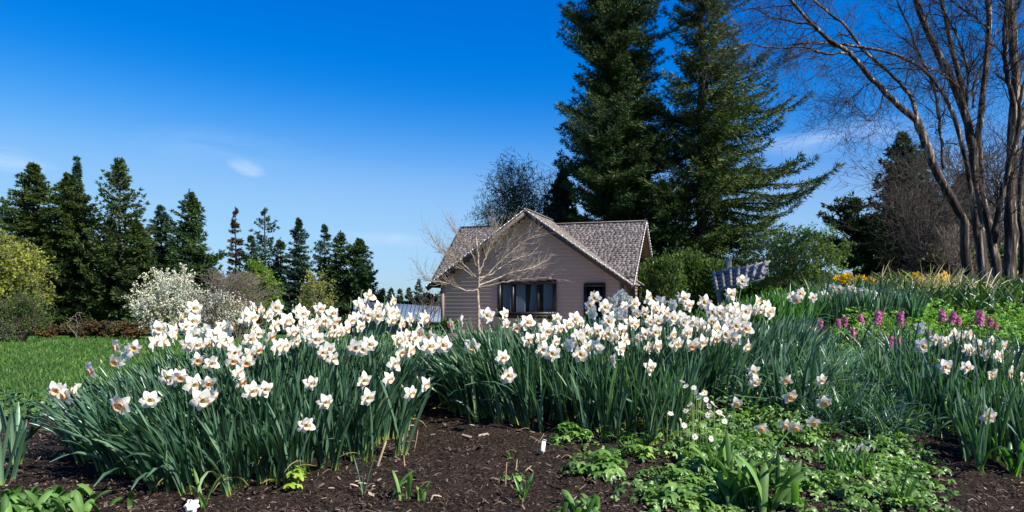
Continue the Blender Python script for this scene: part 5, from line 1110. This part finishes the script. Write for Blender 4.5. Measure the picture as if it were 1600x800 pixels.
for k, (px, py) in enumerate(ya + yb_):
    dd = 8.2 if k < len(ya) else 9.0
    P = at(px, py, dd + random.random() * .4); B = [P[0] + random.gauss(0, .05), P[1] + .05, 0]; B[2] = min(g(B[0], B[1]), P[2] - .12)
    lb = f"yellow daffodil, {ORD[k]} from left in the group above the pure white ones" if k < len(ya) else f"yellow daffodil, {ORD[k - len(ya)]} from left in the group before the peeling stems"
    daffodil(P, random.uniform(-60, 70), random.uniform(0, 25), B, lb, 'yellow daffodils', 1.0, 5, per=YPER, trp=YTRP, leafL=(.25, .4), leafmat_='green_leaf')
# ---- label, twigs, petals, edging
p = hit(849, 716); z = g(p[0], p[1]); root = thing('plant_label', 'small white metal plant label tilted in the mulch', 'plant label', (p[0], p[1], z))
M['tagmetal'] = plain('weathered white metal', (.5, .55, .55), (.66, .7, .7), 30, .4, .5)
mb = MB(); b = np.array([p[0], p[1], z + .055]); rt = np.array(Matrix.Rotation(R(-38), 3, 'X') @ Matrix.Rotation(R(20), 3, 'Z') @ Matrix.Rotation(R(8), 3, 'Y')); mb.box(b, (.020, .002, .058), rt); mb.box(b + rt @ np.array([.0, -.004, .030]), (.019, .011, .002), rt); mb.build('plate', M['tagmetal'], root)
mb = MB(); mb.tube([[p[0], p[1] + .03, z - .03], [p[0], p[1] + .02, z + .02], b], .0018, 5); mb.build('stake', M['tagmetal'], root)
M['deadstem'] = plain('dead brown stems', (.2, .14, .09), (.34, .26, .18), 25, .85, .1)
for k, (x0, y0, x1, y1, r_, lb) in enumerate([(612, 712, 635, 676, .006, 'thick dead stub leaning in the mulch by the left clump'), (590, 725, 603, 690, .006, 'dark dead stub at the foot of the left clump'), (646, 706, 653, 672, .002, 'upright straw stalk in open mulch'), (630, 733, 631, 712, .003, 'short straw stub in open mulch'), (790, 760, 792, 722, .0025, 'dead twig beside the round seedling'), (802, 738, 808, 718, .003, 'short dead stub above the round seedling'), (816, 742, 830, 728, .0035, 'cut woody stub beside the round seedling'), (838, 694, 850, 678, .0018, 'curved straw behind the plant label'), (1380, 770, 1340, 740, .002, 'reddish stalk lying over pale ground cover')]):
    a = hit(x0, y0); b = at(x1, y1, a[1] + .03); a[2] -= .01; mb = MB(); mid = (a + b) / 2 + rng.normal(0, .004, 3); mb.tube([a, mid, b], [r_, r_ * .9, r_ * .8], 6); o = mb.build('dead_stalk', M['deadstem'], loc=a); tag(o, lb, 'dead stalk', 'dead stalks in the mulch')
M['fallen'] = solid('fallen tan petals', (.5, .36, .27), .7, .2, .2)
for k, (px, py, lb) in enumerate([(562, 754, 'curled tan petal leaning upright in the mulch'), (573, 760, 'longest curled tan petal in the mulch'), (586, 762, 'tan petal next to the longest one'), (560, 765, 'small tan petal below the upright one'), (690, 782, 'reddish tan leaf scrap at the bottom'), (1215, 735, 'withered petal over the broad strap leaves')]):
    p = hit(px, py); mb = MB(); blade(mb, [p[0], p[1], g(p[0], p[1]) + .004], random.uniform(0, 6), 1.2, 1.6, .04, .012, n=5, c0=.5); tag(mb.build('fallen_petal', M['fallen'], loc=p), lb, 'petal', 'fallen petals')
p = hit(300, 806); root = thing('daffodil_bud', 'cream double bloom lying at the bottom edge below the left clump', 'flower', (p[0], p[1], g(p[0], p[1])))
for nm_, me_, ro_, sc_ in (('petals', PER[2], .2, .62), ('inner_petals', PERH[0], .8, .5), ('core', PERH[1], 1.9, .36)):
    q_ = bpy.data.objects.new(nm_, me_); COL.objects.link(q_); q_.parent = root; q_.location = (0, 0, .03); q_.rotation_euler = (R(55), .1, ro_ * .3); q_.scale = (sc_,) * 3
mb = MB(); a = hit(128, 622); a = at(120, 612, 7.6); b = at(205, 611, 7.5); a[2] = g(a[0], a[1]) + .03; b[2] = g(b[0], b[1]) + .03
mb.bar(a, b, .16, .1); tag(mb.build('edging_stone', plain('grey edging stone', (.2, .19, .17), (.34, .32, .29), 12, .85, .2), loc=a), 'long grey edging stone between lawn and leathery plants', 'edging stone')
